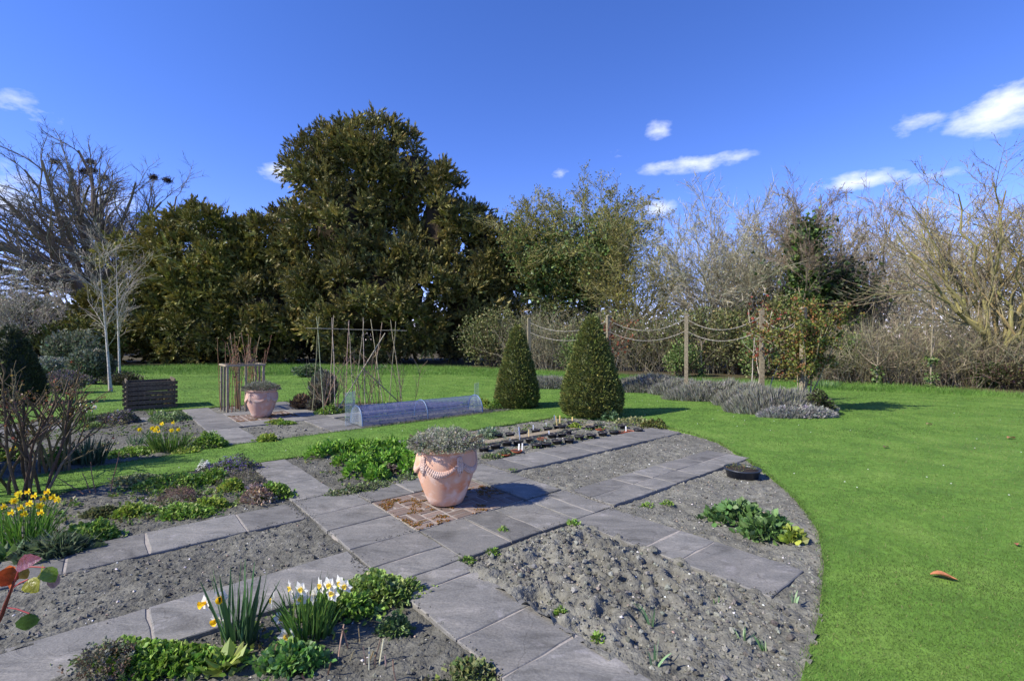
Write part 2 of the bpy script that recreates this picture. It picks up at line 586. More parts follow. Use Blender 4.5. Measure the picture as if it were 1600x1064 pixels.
def slab_mat():
    m, nt, b = newmat('riven_stone')
    t = nt.nodes.new('ShaderNodeTexCoord')
    oi = nt.nodes.new('ShaderNodeObjectInfo')
    add = nt.nodes.new('ShaderNodeVectorMath')
    add.operation = 'ADD'
    cb = nt.nodes.new('ShaderNodeCombineXYZ')
    ml = nt.nodes.new('ShaderNodeMath')
    ml.operation = 'MULTIPLY'
    ml.inputs[1].default_value = 40
    nt.links.new(oi.outputs['Random'], ml.inputs[0])
    nt.links.new(ml.outputs[0], cb.inputs[2])
    nt.links.new(t.outputs['Object'], add.inputs[0])
    nt.links.new(cb.outputs[0], add.inputs[1])
    mp_ = nt.nodes.new('ShaderNodeMapping')
    mp_.inputs['Scale'].default_value = (1.0, 2.6, 1.0)
    mp_.inputs['Rotation'].default_value = (0, 0, .5)
    nt.links.new(add.outputs[0], mp_.inputs[0])

    def noise(scale, det, src, dist=0.0):
        n = nt.nodes.new('ShaderNodeTexNoise')
        n.inputs['Scale'].default_value = scale
        n.inputs['Detail'].default_value = det
        n.inputs['Roughness'].default_value = .62
        n.inputs['Distortion'].default_value = dist
        nt.links.new(src, n.inputs['Vector'])
        return n.outputs[0]
    big = noise(2.2, 9, mp_.outputs[0], .6)
    fine = noise(70, 5, add.outputs[0])
    spots = noise(6, 6, add.outputs[0], .3)
    r = nt.nodes.new('ShaderNodeValToRGB')
    el = r.color_ramp.elements
    el.new(.5)
    el.new(.6)
    for e, p, c in zip(el, (.3, .45, .56, .7), (C(90, 88, 83), C(112, 110, 105), C(118, 115, 109), C(138, 134, 127))):
        e.position, e.color = p, (*c, 1)
    nt.links.new(big, r.inputs[0])
    # pale lichen bloom
    lr = nt.nodes.new('ShaderNodeMapRange')
    lr.inputs[1].default_value, lr.inputs[2].default_value, lr.inputs[4].default_value = .6, .76, .5
    nt.links.new(spots, lr.inputs[0])
    mx = nt.nodes.new('ShaderNodeMix')
    mx.data_type = 'RGBA'
    nt.links.new(lr.outputs[0], mx.inputs['Factor'])
    nt.links.new(r.outputs[0], mx.inputs['A'])
    mx.inputs['B'].default_value = (*C(165, 160, 158), 1)
    # dark algae stains and hairline cracks
    vo = nt.nodes.new('ShaderNodeTexVoronoi')
    vo.feature = 'DISTANCE_TO_EDGE'
    vo.inputs['Scale'].default_value = 1.3
    wv = nt.nodes.new('ShaderNodeMix')
    wv.data_type = 'RGBA'
    wv.inputs['Factor'].default_value = .12
    nt.links.new(add.outputs[0], wv.inputs['A'])
    nn = nt.nodes.new('ShaderNodeTexNoise')
    nn.inputs['Scale'].default_value = 9
    nt.links.new(add.outputs[0], nn.inputs['Vector'])
    nt.links.new(nn.outputs['Color'], wv.inputs['B'])
    nt.links.new(wv.outputs['Result'], vo.inputs['Vector'])
    ck = nt.nodes.new('ShaderNodeMapRange')
    ck.inputs[1].default_value, ck.inputs[2].default_value, ck.inputs[3].default_value, ck.inputs[4].default_value = 0, .006, .45, 0
    nt.links.new(vo.outputs['Distance'], ck.inputs[0])
    st_ = nt.nodes.new('ShaderNodeMapRange')
    st_.inputs[1].default_value, st_.inputs[2].default_value, st_.inputs[4].default_value = .46, .28, .4
    nt.links.new(noise(3.5, 7, add.outputs[0], .8), st_.inputs[0])
    mxx = nt.nodes.new('ShaderNodeMath')
    mxx.operation = 'MAXIMUM'
    nt.links.new(ck.outputs[0], mxx.inputs[0])
    nt.links.new(st_.outputs[0], mxx.inputs[1])
    m2 = nt.nodes.new('ShaderNodeMix')
    m2.data_type = 'RGBA'
    nt.links.new(mxx.outputs[0], m2.inputs['Factor'])
    nt.links.new(mx.outputs['Result'], m2.inputs['A'])
    m2.inputs['B'].default_value = (*C(66, 63, 56), 1)
    mx = m2
    h = nt.nodes.new('ShaderNodeHueSaturation')
    v1 = nt.nodes.new('ShaderNodeMapRange')
    v1.inputs[3].default_value, v1.inputs[4].default_value = .8, 1.22
    nt.links.new(oi.outputs['Random'], v1.inputs[0])
    v2 = nt.nodes.new('ShaderNodeMapRange')
    v2.inputs[1].default_value, v2.inputs[2].default_value, v2.inputs[3].default_value, v2.inputs[4].default_value = .3, .7, .8, 1.2
    nt.links.new(fine, v2.inputs[0])
    vm = nt.nodes.new('ShaderNodeMath')
    vm.operation = 'MULTIPLY'
    nt.links.new(v1.outputs[0], vm.inputs[0])
    nt.links.new(v2.outputs[0], vm.inputs[1])
    nt.links.new(vm.outputs[0], h.inputs['Value'])
    nt.links.new(mx.outputs['Result'], h.inputs['Color'])
    nt.links.new(h.outputs[0], b.inputs['Base Color'])
    b.inputs['Roughness'].default_value = .75
    b.inputs['Specular IOR Level'].default_value = .3
    b1 = nt.nodes.new('ShaderNodeBump')
    b1.inputs['Strength'].default_value, b1.inputs['Distance'].default_value = .7, .035
    nt.links.new(big, b1.inputs['Height'])
    b2 = nt.nodes.new('ShaderNodeBump')
    b2.inputs['Strength'].default_value, b2.inputs['Distance'].default_value = .5, .004
    nt.links.new(fine, b2.inputs['Height'])
    nt.links.new(b1.outputs[0], b2.inputs['Normal'])
    nt.links.new(b2.outputs[0], b.inputs['Normal'])
    return m


M_SLAB = slab_mat()


def terracotta(name, base, hot, pale):
    m, nt, b = newmat(name)
    t = nt.nodes.new('ShaderNodeTexCoord')

    def noise(s, d, dist=0):
        n = nt.nodes.new('ShaderNodeTexNoise')
        n.inputs['Scale'].default_value, n.inputs['Detail'].default_value, n.inputs['Distortion'].default_value = s, d, dist
        nt.links.new(t.outputs['Object'], n.inputs['Vector'])
        return n.outputs[0]
    n1, n2, n3 = noise(3.2, 5, .5), noise(7, 7, .4), noise(60, 5)

    def mix(f, lo, hi, A, B):
        r = nt.nodes.new('ShaderNodeMapRange')
        r.inputs[1].default_value, r.inputs[2].default_value = lo, hi
        nt.links.new(f, r.inputs[0])
        x = nt.nodes.new('ShaderNodeMix')
        x.data_type = 'RGBA'
        nt.links.new(r.outputs[0], x.inputs['Factor'])
        for s, v in (('A', A), ('B', B)):
            if isinstance(v, np.ndarray):
                x.inputs[s].default_value = (*v, 1)
            else:
                nt.links.new(v, x.inputs[s])
        return x.outputs['Result']
    c = mix(n1, .5, .66, base, hot)
    c = mix(n2, .5, .72, c, pale)
    nt.links.new(c, b.inputs['Base Color'])
    b.inputs['Roughness'].default_value = .85
    b.inputs['Specular IOR Level'].default_value = .2
    bp = nt.nodes.new('ShaderNodeBump')
    bp.inputs['Strength'].default_value, bp.inputs['Distance'].default_value = .35, .004
    nt.links.new(n3, bp.inputs['Height'])
    nt.links.new(bp.outputs[0], b.inputs['Normal'])
    return m


M_TERRA = terracotta('weathered_terracotta', C(204, 162, 136), C(208, 138, 98), C(216, 196, 182))
M_TERRA2 = terracotta('pink_terracotta', C(194, 158, 140), C(200, 150, 124), C(206, 184, 170))
M_TERRA_DULL = terracotta('dull_terracotta', C(190, 162, 146), C(196, 158, 136), C(204, 188, 176))


def plastic_sheet(name, col, alpha, rough=.12):
    m, nt, b = newmat(name)
    b.inputs['Base Color'].default_value = (*col, 1)
    b.inputs['Alpha'].default_value = alpha
    b.inputs['Roughness'].default_value = rough
    b.inputs['Specular IOR Level'].default_value = .6
    return m


M_CLOCHE = plastic_sheet('cloche_plastic', C(120, 126, 168), .4, .4)
M_CLEAR = plastic_sheet('clear_acrylic', C(200, 212, 215), .22, .08)
M_HOOP = plastic_sheet('cloche_hoop', C(96, 118, 150), .9, .45)

# ------------------------------------------------------------------ the ground plan, in garden coordinates u, v (metres)
ARC = [(5.62, 1.1), (5.55, .75), (5.35, .2), (5.02, -.4), (4.35, -1.1), (3.6, -1.78), (2.99, -2.26), (2.5, -2.57), (2.11, -2.78), (1.44, -3.03),
       (.63, -3.25), (-.11, -3.4), (-1.0, -3.5), (-2.5, -3.5), (-5.2, -3.4)]
NEAR_UV = [(-5.2, 2.7), (-3.55, 2.98), (-3.09, 3.06), (-1.9, 3.16), (-1.24, 3.06), (4.75, 3.16), (5.2, 2.8), (5.5, 2.2), (5.66, 1.5)] + ARC
FAR_UV = [(-6.5, 3.85), (-3.33, 4.16), (-2.53, 4.27), (-1.27, 4.57), (5.7, 4.6), (6.05, 5.2), (5.6, 5.95), (3.7, 7.6), (1.9, 8.5), (1.13, 8.9),
          (1.13, 9.8), (-1.27, 9.8), (-1.4, 9.75), (-2.3, 10.5), (-3.4, 9.75), (-6.5, 10.1)]
NEAR = np.array([UV(*p) for p in NEAR_UV])
FAR = np.array([UV(*p) for p in FAR_UV])
# where mown lawn ends and the woodland edge begins
EDGE = np.array([(-70, 40), (-34, 26), (-26, 27.5), (-24, 31), (-19, 32.5), (-11.3, 32.0), (-3.4, 30.0), (1.9, 26.0), (6.9, 21.2), (12.1, 18.9), (14.6, 17.4), (15.6, 15.0), (18, 11), (24, 4), (60, -20)])

# lawn sheet with the two gardens cut out of it and a cut earth edge
outer = [(-900, -400), (900, -400), (900, 1200), (-900, 1200)]
loops = [[Vector((x, y, 0)) for x, y in outer], [Vector((x, y, 0)) for x, y in NEAR[::-1]], [Vector((x, y, 0)) for x, y in FAR[::-1]]]
tris = tessellate_polygon(loops)
allv = np.array([v[:] for l in loops for v in l])
lawn = MB().add(allv, T=[t for t in tris])
for poly in (NEAR, FAR):
    n = len(poly)
    V = np.concatenate([np.c_[poly, np.zeros(n)], np.c_[poly, np.full(n, -.16)]])
    lawn.add(V, Q=[(i, (i + 1) % n, n + (i + 1) % n, n + i) for i in range(n)])
tag(lawn.build('lawn', M_LAWN), kind='structure')
wf = [tuple(p) for p in EDGE] + [(200, -20), (600, 300), (0, 900), (-600, 300), (-200, 40)]
wf3 = [[Vector((x, y, .004)) for x, y in wf]]
tag(MB().add([v[:] for v in wf3[0]], T=tessellate_polygon(wf3)).build('woodland_floor', M_LITTER), kind='structure')

# ------------------------------------------------------------------ paving: rectangles in u, v with the joints across them
def cuts(a, b, *c):
    return [a, *c, b]


NEAR_RUNS = [  # u cuts, v cuts
    (cuts(1.25, 4.35, 2.02, 2.42, 2.95, 3.62), [-1.2, -.88, -.56]), (cuts(1.25, 5.3, 1.62, 2.3, 2.95, 3.3, 4.25), [.44, 1.07]),
    (cuts(-5.2, -1.23, -4.6, -3.7, -2.95, -2.45, -1.75), [.47, 1.03]), (cuts(-5.2, -1.23, -4.4, -3.35, -2.52), [-1.02, -.48]),
    ([-1.22, -.64], cuts(-3.45, -1.2, -2.42, -2.02, -1.42)), ([.62, 1.2], cuts(-2.98, -1.2, -2.3, -1.98)),
    ([-1.22, -.74], cuts(1.05, 3.04, 1.75, 2.4)), ([.7, 1.24], cuts(1.05, 3.12, 1.6, 2.3)),
    # the square round the bricks
    (cuts(-1.22, -.6), [-1.2, -.9, -.48]), (cuts(-.6, .68, -.12, .25), [-1.2, -.5]), ([.68, .95, 1.24], [-1.2, -.5]),
    ([-1.22, -.6], cuts(-.48, 1.05, .02, .48)), ([-.6, -.1, .68], [.5, 1.05]), ([.7, 1.24], cuts(-.48, 1.05, .1, .55))]
FAR_RUNS = [
    ([-1.25, -.7], cuts(4.58, 6.3, 5.1, 5.7)), ([.5, 1.1], cuts(4.6, 6.3, 5.2, 5.8)), (cuts(-6.4, -1.26, -5.4, -4.5, -3.5, -2.8, -2.0), [8.3, 8.85]),
    (cuts(1.1, 5.2, 1.9, 2.8, 3.6, 4.4), [6.2, 6.72]), ([-1.25, -.7], cuts(8.5, 9.78, 9.1)), ([.5, 1.1], cuts(8.5, 9.78, 9.2)),
    ([-1.25, -.62], cuts(6.3, 8.5, 7.0, 7.8)), ([.62, 1.1], cuts(6.3, 8.5, 6.9, 7.7)), ([-.62, 0, .62], [6.3, 6.85]), ([-.62, .1, .62], [7.95, 8.5])]
SLAB_RECTS = []


def pave(name, runs, z, wob=.006):
    root = None
    mort = MB()
    for us, vs in runs:
        SLAB_RECTS.append((us[0], us[-1], vs[0], vs[-1]))
    for us, vs in runs:
        e = .014
        a = [UV(us[0] + e, vs[0] + e), UV(us[-1] - e, vs[0] + e), UV(us[-1] - e, vs[-1] - e), UV(us[0] + e, vs[-1] - e)]
        V = [(*p, -.11) for p in a] + [(*p, z - .006 + RNG.uniform(-.001, .001)) for p in a]
        mort.add(V, Q=[(4, 5, 6, 7), (0, 1, 5, 4), (1, 2, 6, 5), (2, 3, 7, 6), (3, 0, 4, 7)])
    root = tag(mort.build(name, M_MORTAR), kind='structure')
    for us, vs in runs:
        for u0, u1 in zip(us[:-1], us[1:]):
            for v0, v1 in zip(vs[:-1], vs[1:]):
                g = .006
                jit = lambda: RNG.uniform(-wob, wob) * .6
                c = [(u0 + g + jit(), v0 + g + jit()), (u1 - g + jit(), v0 + g + jit()), (u1 - g + jit(), v1 - g + jit()), (u0 + g + jit(), v1 - g + jit())]
                # outline with slightly hacked edges
                out = []
                for i in range(4):
                    p, q = np.array(c[i]), np.array(c[(i + 1) % 4])
                    L = np.linalg.norm(q - p)
                    k = max(2, int(L / .12))
                    nrm = np.array([(q - p)[1], -(q - p)[0]]) / L
                    for j in range(k):
                        out.append(p + (q - p) * j / k + (nrm * RNG.normal() * .0045 if j else 0))
                out = np.array(out)
                cen = out.mean(0)
                zt = z + RNG.uniform(-.003, .003)
                tilt = RNG.normal(size=2) * .004
                inn = cen + (out - cen) * (1 - .007 / np.maximum(np.linalg.norm(out - cen, axis=1, keepdims=True), .05))
                wc = UV(*cen)

                def w3(A, zz, tl=True):
                    W = ORG + A[:, :1] * AX + A[:, 1:] * BX - wc
                    return np.c_[W, zz + (W @ tilt) * (1.0 if tl else 0.0)]
                n = len(out)
                V = np.concatenate([w3(out, -.085 - zt, False), w3(out, -.005), w3(inn, 0.0)])
                Q = [(o + i, o + (i + 1) % n, o + n + (i + 1) % n, o + n + i) for o in (0, n) for i in range(n)]
                V = np.concatenate([V, [[0, 0, 0.0]]])
                T = [(2 * n + i, 2 * n + (i + 1) % n, 3 * n) for i in range(n)]
                MB().add(V, T=T, Q=Q).build('slab', M_SLAB, root, loc=(wc[0], wc[1], zt))
    return root


pave('stone_path', NEAR_RUNS, .006)
pave('far_stone_path', FAR_RUNS, .006)


# bricks laid on edge under the big pots
def brick_square(name, u0, u1, v0, v1, z, moss_n, detailed):
    SLAB_RECTS.append((u0, u1, v0, v1))
    a = [UV(u0, v0), UV(u1, v0), UV(u1, v1), UV(u0, v1)]
    V = [(*p, -.1) for p in a] + [(*p, z - .007) for p in a]
    root = tag(MB().add(V, Q=[(4, 5, 6, 7), (0, 1, 5, 4), (1, 2, 6, 5), (2, 3, 7, 6), (3, 0, 4, 7)]).build(name, M_MORTAR), kind='structure')
    bw, bl = .105, .215
    me_u = box(MB(), -bl / 2 + .009, bl / 2 - .009, -bw / 2 + .009, bw / 2 - .009, -.06, 0, bev=.005).mesh('brick', M_BRICK)
    cells = set()
    rot = math.atan2(AX[1], AX[0])
    nu, nv = int((u1 - u0) / bw), int((v1 - v0) / bw)
    su, sv = (u1 - u0) / nu, (v1 - v0) / nv
    for i in range(nu):
        for j in range(nv):
            if (i, j) in cells:
                continue
            # basket-weave blocks of two
            hor = ((i // 2) + (j // 2)) % 2 == 0
            nb = (i + 1, j) if hor else (i, j + 1)
            if nb[0] >= nu or nb[1] >= nv or nb in cells:
                nb = (i, j + 1) if hor else (i + 1, j)
                hor = not hor
                if nb[0] >= nu or nb[1] >= nv or nb in cells:
                    cells.add((i, j))
                    p = UV(u0 + (i + .5) * su, v0 + (j + .5) * sv)
                    o = link('brick', me_u, root, (p[0], p[1], z + RNG.uniform(-.004, .002)), (0, 0, rot))
                    o.scale = (.46, 1, 1)
                    continue
            cells.update([(i, j), nb])
            p = UV(u0 + ((i + nb[0]) / 2 + .5) * su, v0 + ((j + nb[1]) / 2 + .5) * sv)
            link('brick', me_u, root, (p[0], p[1], z + RNG.uniform(-.004, .002)), (RNG.normal() * .008, RNG.normal() * .008, rot + (0 if hor else PI / 2) + RNG.normal() * .012))
    # rusty moss in patches over the joints
    n = moss_n * 8
    q = np.c_[RNG.uniform(u0, u1, n), RNG.uniform(v0, v1, n)]
    W = ORG + q[:, :1] * AX + q[:, 1:] * BX
    keep = (vnoise(W, .16, 5) * .6 + vnoise(W, .05, 6) * .4) > .66
    W = W[keep][:moss_n]
    mb = MB()
    stamp(mb, *ICO0, np.c_[W, np.full(len(W), z + .001)], frames(RNG.normal(size=(len(W), 3))), np.c_[RNG.uniform(.006, .014, len(W)), RNG.uniform(.006, .014, len(W)), RNG.uniform(.004, .007, len(W))][:, None, :].reshape(-1, 3) * .7,
          vary([C(138, 92, 48), C(116, 84, 44), C(104, 90, 46)], len(W), .2))
    o = mb.build('moss', M_MOSS, root)
    o['kind'] = 'stuff'


brick_square('brick_paving', -.59, .67, -.47, .49, .004, 1500, True)
brick_square('far_brick_paving', -.61, .61, 6.86, 7.94, .004, 1200, False)

# ------------------------------------------------------------------ soil: dug beds between the paths
def soil_height(q):
    """q in u, v; the bed between the two lower paths is rough dug, the others raked"""
    rough = ((q[..., 0] > -.7) & (q[..., 0] < .65) & (q[..., 1] < -1.15)).astype(float) * np.clip((-q[..., 1] - 1.2) / .2, 0, 1) * np.clip((3.2 + q[..., 1]) / .9, .35, 1)
    z = -.020 + .022 * (vnoise(q, .5, 1) - .5)
    z = z + .02 * (vnoise(q, .09, 2) - .5) + .012 * (vnoise(q, .04, 3) - .5)
    bil = lambda s, k: 1 - np.abs(2 * vnoise(q, s, k) - 1)
    z = z + .010 * (vnoise(q, .022, 12) - .5)
    z = z + rough * (.012 + .055 * (bil(.2, 4) - .55) + .055 * (bil(.085, 8) - .5) + .036 * (vnoise(q, .045, 13) - .5) + .02 * (vnoise(q, .028, 14) - .5))
    left = (q[..., 0] < -1.2).astype(float)
    return z + left * .03 * (vnoise(q, .35, 9) - .3)


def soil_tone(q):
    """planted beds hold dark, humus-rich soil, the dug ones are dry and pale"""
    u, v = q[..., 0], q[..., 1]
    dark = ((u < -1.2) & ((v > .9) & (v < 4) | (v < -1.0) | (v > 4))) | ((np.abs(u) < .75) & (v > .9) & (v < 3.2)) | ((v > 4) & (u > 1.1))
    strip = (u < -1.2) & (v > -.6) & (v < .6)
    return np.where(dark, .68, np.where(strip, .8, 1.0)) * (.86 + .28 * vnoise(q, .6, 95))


def under_slab(q, m=.02):
    r = np.zeros(q.shape[:-1], bool)
    for u0, u1, v0, v1 in SLAB_RECTS:
        r |= (q[..., 0] > u0 + m) & (q[..., 0] < u1 - m) & (q[..., 1] > v0 + m) & (q[..., 1] < v1 - m)
    return r


def soil_sheet(name, poly_uv, step):
    poly = np.array(poly_uv)
    us = np.arange(poly[:, 0].min(), poly[:, 0].max() + step, step)
    vs = np.arange(poly[:, 1].min(), poly[:, 1].max() + step, step)
    g = np.stack(np.meshgrid(us, vs, indexing='ij'), -1)
    z = soil_height(g)
    W = ORG + g[..., :1] * AX + g[..., 1:] * BX
    V = np.concatenate([W, z[..., None]], -1).reshape(-1, 3)
    cen = (g[:-1, :-1] + g[1:, 1:]) / 2
    ok = inpoly(cen.reshape(-1, 2), poly).reshape(cen.shape[:2])
    # let the sheet run a little under the lawn edge
    for du, dv in ((step, 0), (-step, 0), (0, step), (0, -step)):
        ok |= inpoly((cen + np.array([du, dv])).reshape(-1, 2), poly).reshape(cen.shape[:2])
    ok &= ~under_slab(cen, .06)
    nv = len(vs)
    I, J = np.nonzero(ok)
    Q = np.stack([I * nv + J, (I + 1) * nv + J, (I + 1) * nv + J + 1, I * nv + J + 1], -1)
    used = np.unique(Q)
    mp_ = np.zeros(len(V), int)
    mp_[used] = np.arange(len(used))
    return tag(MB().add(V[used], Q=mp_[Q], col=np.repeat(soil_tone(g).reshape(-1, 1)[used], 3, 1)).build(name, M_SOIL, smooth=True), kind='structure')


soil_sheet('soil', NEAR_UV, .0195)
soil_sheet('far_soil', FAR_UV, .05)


def scatter_uv(poly, n, rng=RNG):
    poly = np.array(poly)
    q = np.c_[rng.uniform(poly[:, 0].min(), poly[:, 0].max(), n), rng.uniform(poly[:, 1].min(), poly[:, 1].max(), n)]
    q = q[inpoly(q, poly)]
    return q[~under_slab(q, -.012)]


def clods(name, q, lo, hi, cols, mat, flat=.7, power=2.5, solid=None):
    n = len(q)
    r = lo + (hi - lo) * RNG.random(n) ** power
    W = ORG + q[:, :1] * AX + q[:, 1:] * BX
    mb = MB()
    base, faces = solid or OCT
    for k in range(6):
        m = np.arange(n) % 6 == k
        TV = base * (1 + .3 * RNG.normal(size=(len(base), 1)).clip(-1.2, 1.2))
        TV = TV * np.array([1, RNG.uniform(.7, 1), flat])
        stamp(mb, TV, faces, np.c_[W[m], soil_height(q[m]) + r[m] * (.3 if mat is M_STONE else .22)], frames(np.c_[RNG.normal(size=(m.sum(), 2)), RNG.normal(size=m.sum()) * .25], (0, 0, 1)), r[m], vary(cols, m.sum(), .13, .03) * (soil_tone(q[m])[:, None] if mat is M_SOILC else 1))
    return tag(mb.build(name, mat), name.replace('_', ' ') + ' scattered over the dug beds', 'soil', kind='stuff')


dist = lambda q: np.linalg.norm(ORG + q[:, :1] * AX + q[:, 1:] * BX, axis=1)
ROUGH = [(-.64, -3.35), (.62, -3.2), (.62, -1.2), (-.64, -1.2)]
SOILC = [C(112, 110, 100), C(130, 128, 117), C(92, 90, 82)]
clods('rough_clods', scatter_uv(ROUGH, 2000), .005, .026, SOILC, M_SOILC, .75, 5.0, ICO0)
q = scatter_uv(NEAR_UV, 36000)
q = q[RNG.random(len(q)) < np.clip(4.2 / dist(q), .2, 1) ** 1.3]
clods('soil_crumbs', q, .004, .019, SOILC, M_SOILC, .8, 2.4)
clods('far_soil_crumbs', scatter_uv(FAR_UV, 5000), .012, .035, SOILC, M_SOILC)
q = scatter_uv(NEAR_UV, 3400)
clods('flints', q, .004, .0135, [C(196, 190, 180), C(178, 170, 158), C(214, 210, 204), C(150, 132, 114)], M_STONE, .6, 2.2)


# soil spilled over the slab edges
sp = []
for u0, u1, v0, v1 in SLAB_RECTS[:14]:
    n = int(220 * (u1 - u0 + v1 - v0))
    e = np.abs(RNG.normal(size=n)) * .035
    k = RNG.integers(0, 4, n)
    t = RNG.random(n)
    sp.append(np.where((k < 2)[:, None], np.c_[u0 + (u1 - u0) * t, np.where(k == 0, v0 + e, v1 - e)], np.c_[np.where(k == 2, u0 + e, u1 - e), v0 + (v1 - v0) * t]))
sp = np.concatenate(sp)
sp = sp[vnoise(sp, .3, 71) > .5]
W = ORG + sp[:, :1] * AX + sp[:, 1:] * BX
mb = MB()
stamp(mb, *OCT, np.c_[W, np.full(len(W), .008)], frames(RNG.normal(size=(len(W), 3))), .0018 + .006 * RNG.random(len(W)) ** 3, vary(SOILC, len(W), .2, .03))
tag(mb.build('spilled_soil', M_SOILC), 'crumbs of soil spilled over the slab edges', 'soil', kind='stuff')


# ------------------------------------------------------------------ grass blades
def grass():
    N = 740000
    # sample by screen-like polar density: many near, few far
    rng = np.random.default_rng(11)
    d = 2.0 * (36 / 2.0) ** (rng.random(N) ** .92)
    x = (rng.random(N) * 2 - 1) * 1.28 * d
    P = np.c_[x, d]
    P = P[~inpoly(P, NEAR) & ~inpoly(P, FAR)]
    ed = np.interp(P[:, 0], EDGE[:, 0], EDGE[:, 1])
    P = P[P[:, 1] < ed + .3]
    # overhanging fringe along the cut edges
    fr = []
    for poly in (NEAR, FAR):
        seg = np.roll(poly, -1, 0) - poly
        ln = np.linalg.norm(seg, axis=1)
        m = 9000
        i = rng.choice(len(poly), m, p=ln / ln.sum())
        out = np.c_[seg[i, 1], -seg[i, 0]] / ln[i, None]
        fr.append(poly[i] + seg[i] * rng.random((m, 1)) + out * rng.normal(size=(m, 1)) * .018)
    fr = np.concatenate(fr)
    fr = fr[(fr[:, 1] > 1.5) & ~under_slab(toUV(fr), .01)]
    P = np.concatenate([P, fr])
    d = P[:, 1]
    ed = np.interp(P[:, 0], EDGE[:, 0], EDGE[:, 1])
    n = len(P)
    fringe = np.arange(n) >= n - len(fr)
    # rough grass in a band along the woodland edge
    band = np.interp(P[:, 0], [-26, -19, -11, 0, 6, 12, 18], [5, 9, 9, 6, 3.0, 3.4, 3.0])
    rough = (ed - P[:, 1]) < band
    size = np.interp(d, [2, 5, 10, 20, 34], [1.0, 1.25, 1.9, 3.0, 4.5])
    L = rng.uniform(.012, .026, n) * size ** .55
    L = np.where(rough, rng.uniform(.06, .15, n) * size ** .3, L)
    L = np.where(fringe, L * rng.uniform(1.0, 2.0, n), L)
    W = rng.uniform(.0028, .0048, n) * size ** 1.15
    D = np.c_[rng.normal(size=(n, 2)) * .55, np.ones(n)]
    patch = vnoise(P, .9, 21) * .5 + vnoise(P, .3, 22) * .3 + vnoise(P, 3.0, 23) * .5
    stripe = np.clip(.5 + 1.2 * np.sin((P @ np.array([-.25, .97])) * 2 * PI / 1.5 + 1.2 * vnoise(P, 4, 24)), 0, 1)
    base = np.array([.122, .214, .040]) * (1 - np.clip(.8 - patch, 0, 1)[:, None] * .75)
    dry = np.array([.235, .275, .085])
    f = np.clip((patch - .6) * 1.5, 0, .6) + .12 * rng.random(n)
    colr = base * (1 - f[:, None]) + dry * f[:, None]
    colr = colr * (1 + .2 * (stripe[:, None] - .5)) * (1 + .17 * rng.normal(size=(n, 1)).clip(-2, 2))
    straw = rng.random(n) < .03
    colr[straw] = np.array([.27, .24, .11])
    colr = np.where(rough[:, None], colr * np.array([.86, 1.06, .84]), colr)
    mb = MB()
    M = frames(D, rng=rng)
    bent = np.array([(-.5, 0, 0), (.5, 0, 0), (.1, 1, .25)])
    V = np.einsum('nij,nkj->nki', M, bent[None] * np.stack([W, L, L], -1)[:, None, :]) + np.c_[P, np.full(n, -.004)][:, None, :]
    mb.add(V.reshape(-1, 3), T=np.arange(n * 3).reshape(-1, 3), col=np.repeat(colr.clip(.003, 1), 3, 0))
    tag(mb.build('grass', M_GRASS), 'short mown green grass of the lawn', 'grass', kind='stuff')
    # daisies in the lawn
    m = 300
    d = rng.uniform(5, 22, m)
    P = np.c_[(rng.random(m) * 2 - 1) * 1.2 * d, d]
    P = P[~inpoly(P, NEAR) & ~inpoly(P, FAR) & (P[:, 1] < np.interp(P[:, 0], EDGE[:, 0], EDGE[:, 1]))]
    P = P[(vnoise(P, 2.5, 31) > .52)]
    mb = MB()
    stamp(mb, *OCT, np.c_[P, np.full(len(P), .03)], frames(np.tile([0, 1., 0], (len(P), 1)), (0, 0, 1)), np.tile([.010, .010, .005], (len(P), 1)), vary([C(235, 235, 228)], len(P), .05, .02))
    tag(mb.build('daisies', M_PETAL), 'tiny white daisies dotted over the mown lawn', 'daisies', kind='stuff')


grass()

# ================================================================== trees
def grow(P, R, L, m, ratio, ang, npts, up, wig, t0, rr, tip, rng, t1=1.0, lsd=.25, out=0.0):
    """m children on each parent polyline"""
    N, n, _ = P.shape
    t = t0 + (t1 - t0) * (np.arange(m)[None] + rng.random((N, m))) / m
    x = t * (n - 1)
    i = np.minimum(x.astype(int), n - 2)
    f = (x - i)[..., None]
    ar = np.arange(N)[:, None]
    S = P[ar, i] * (1 - f) + P[ar, i + 1] * f
    tan = unit(P[ar, i + 1] - P[ar, i])
    r0 = (R[ar, i] * (1 - f[..., 0]) + R[ar, i + 1] * f[..., 0]) * rr
    Ls = L[:, None] * ratio * (1.15 - .55 * t) * np.exp(lsd * rng.normal(size=(N, m)))
    S, tan, r0, Ls = S.reshape(-1, 3), tan.reshape(-1, 3), r0.ravel(), Ls.ravel()
    a = ang[0] + ang[1] * rng.normal(size=len(S))
    perp = unit(np.cross(tan, rng.normal(size=tan.shape)))
    d = unit(tan * np.cos(a)[:, None] + perp * np.sin(a)[:, None])
    C_ = np.zeros((len(S), npts, 3))
    C_[:, 0] = S
    for k in range(1, npts):
        C_[:, k] = C_[:, k - 1] + d * (Ls / (npts - 1))[:, None]
        d = unit(d + wig * rng.normal(size=d.shape) + np.array([0, 0, up]))
    C_[..., 2] = np.maximum(C_[..., 2], .15)
    Rn = r0[:, None] * np.linspace(1, tip, npts)[None]
    return C_, Rn, Ls


def trunk_line(h, r0, r1, n=8, lean=(0, 0), wig=.02, rng=RNG):
    z = np.linspace(-.1, h, n)
    P = np.zeros((1, n, 3))
    P[0, :, 2] = z
    P[0, :, 0] = lean[0] * (z / h) + np.cumsum(rng.normal(size=n) * wig * h / n)
    P[0, :, 1] = lean[1] * (z / h) + np.cumsum(rng.normal(size=n) * wig * h / n)
    R = np.linspace(r0, r1, n)[None].copy()
    R[0, 0] *= 1.35
    return P, R, np.array([h])


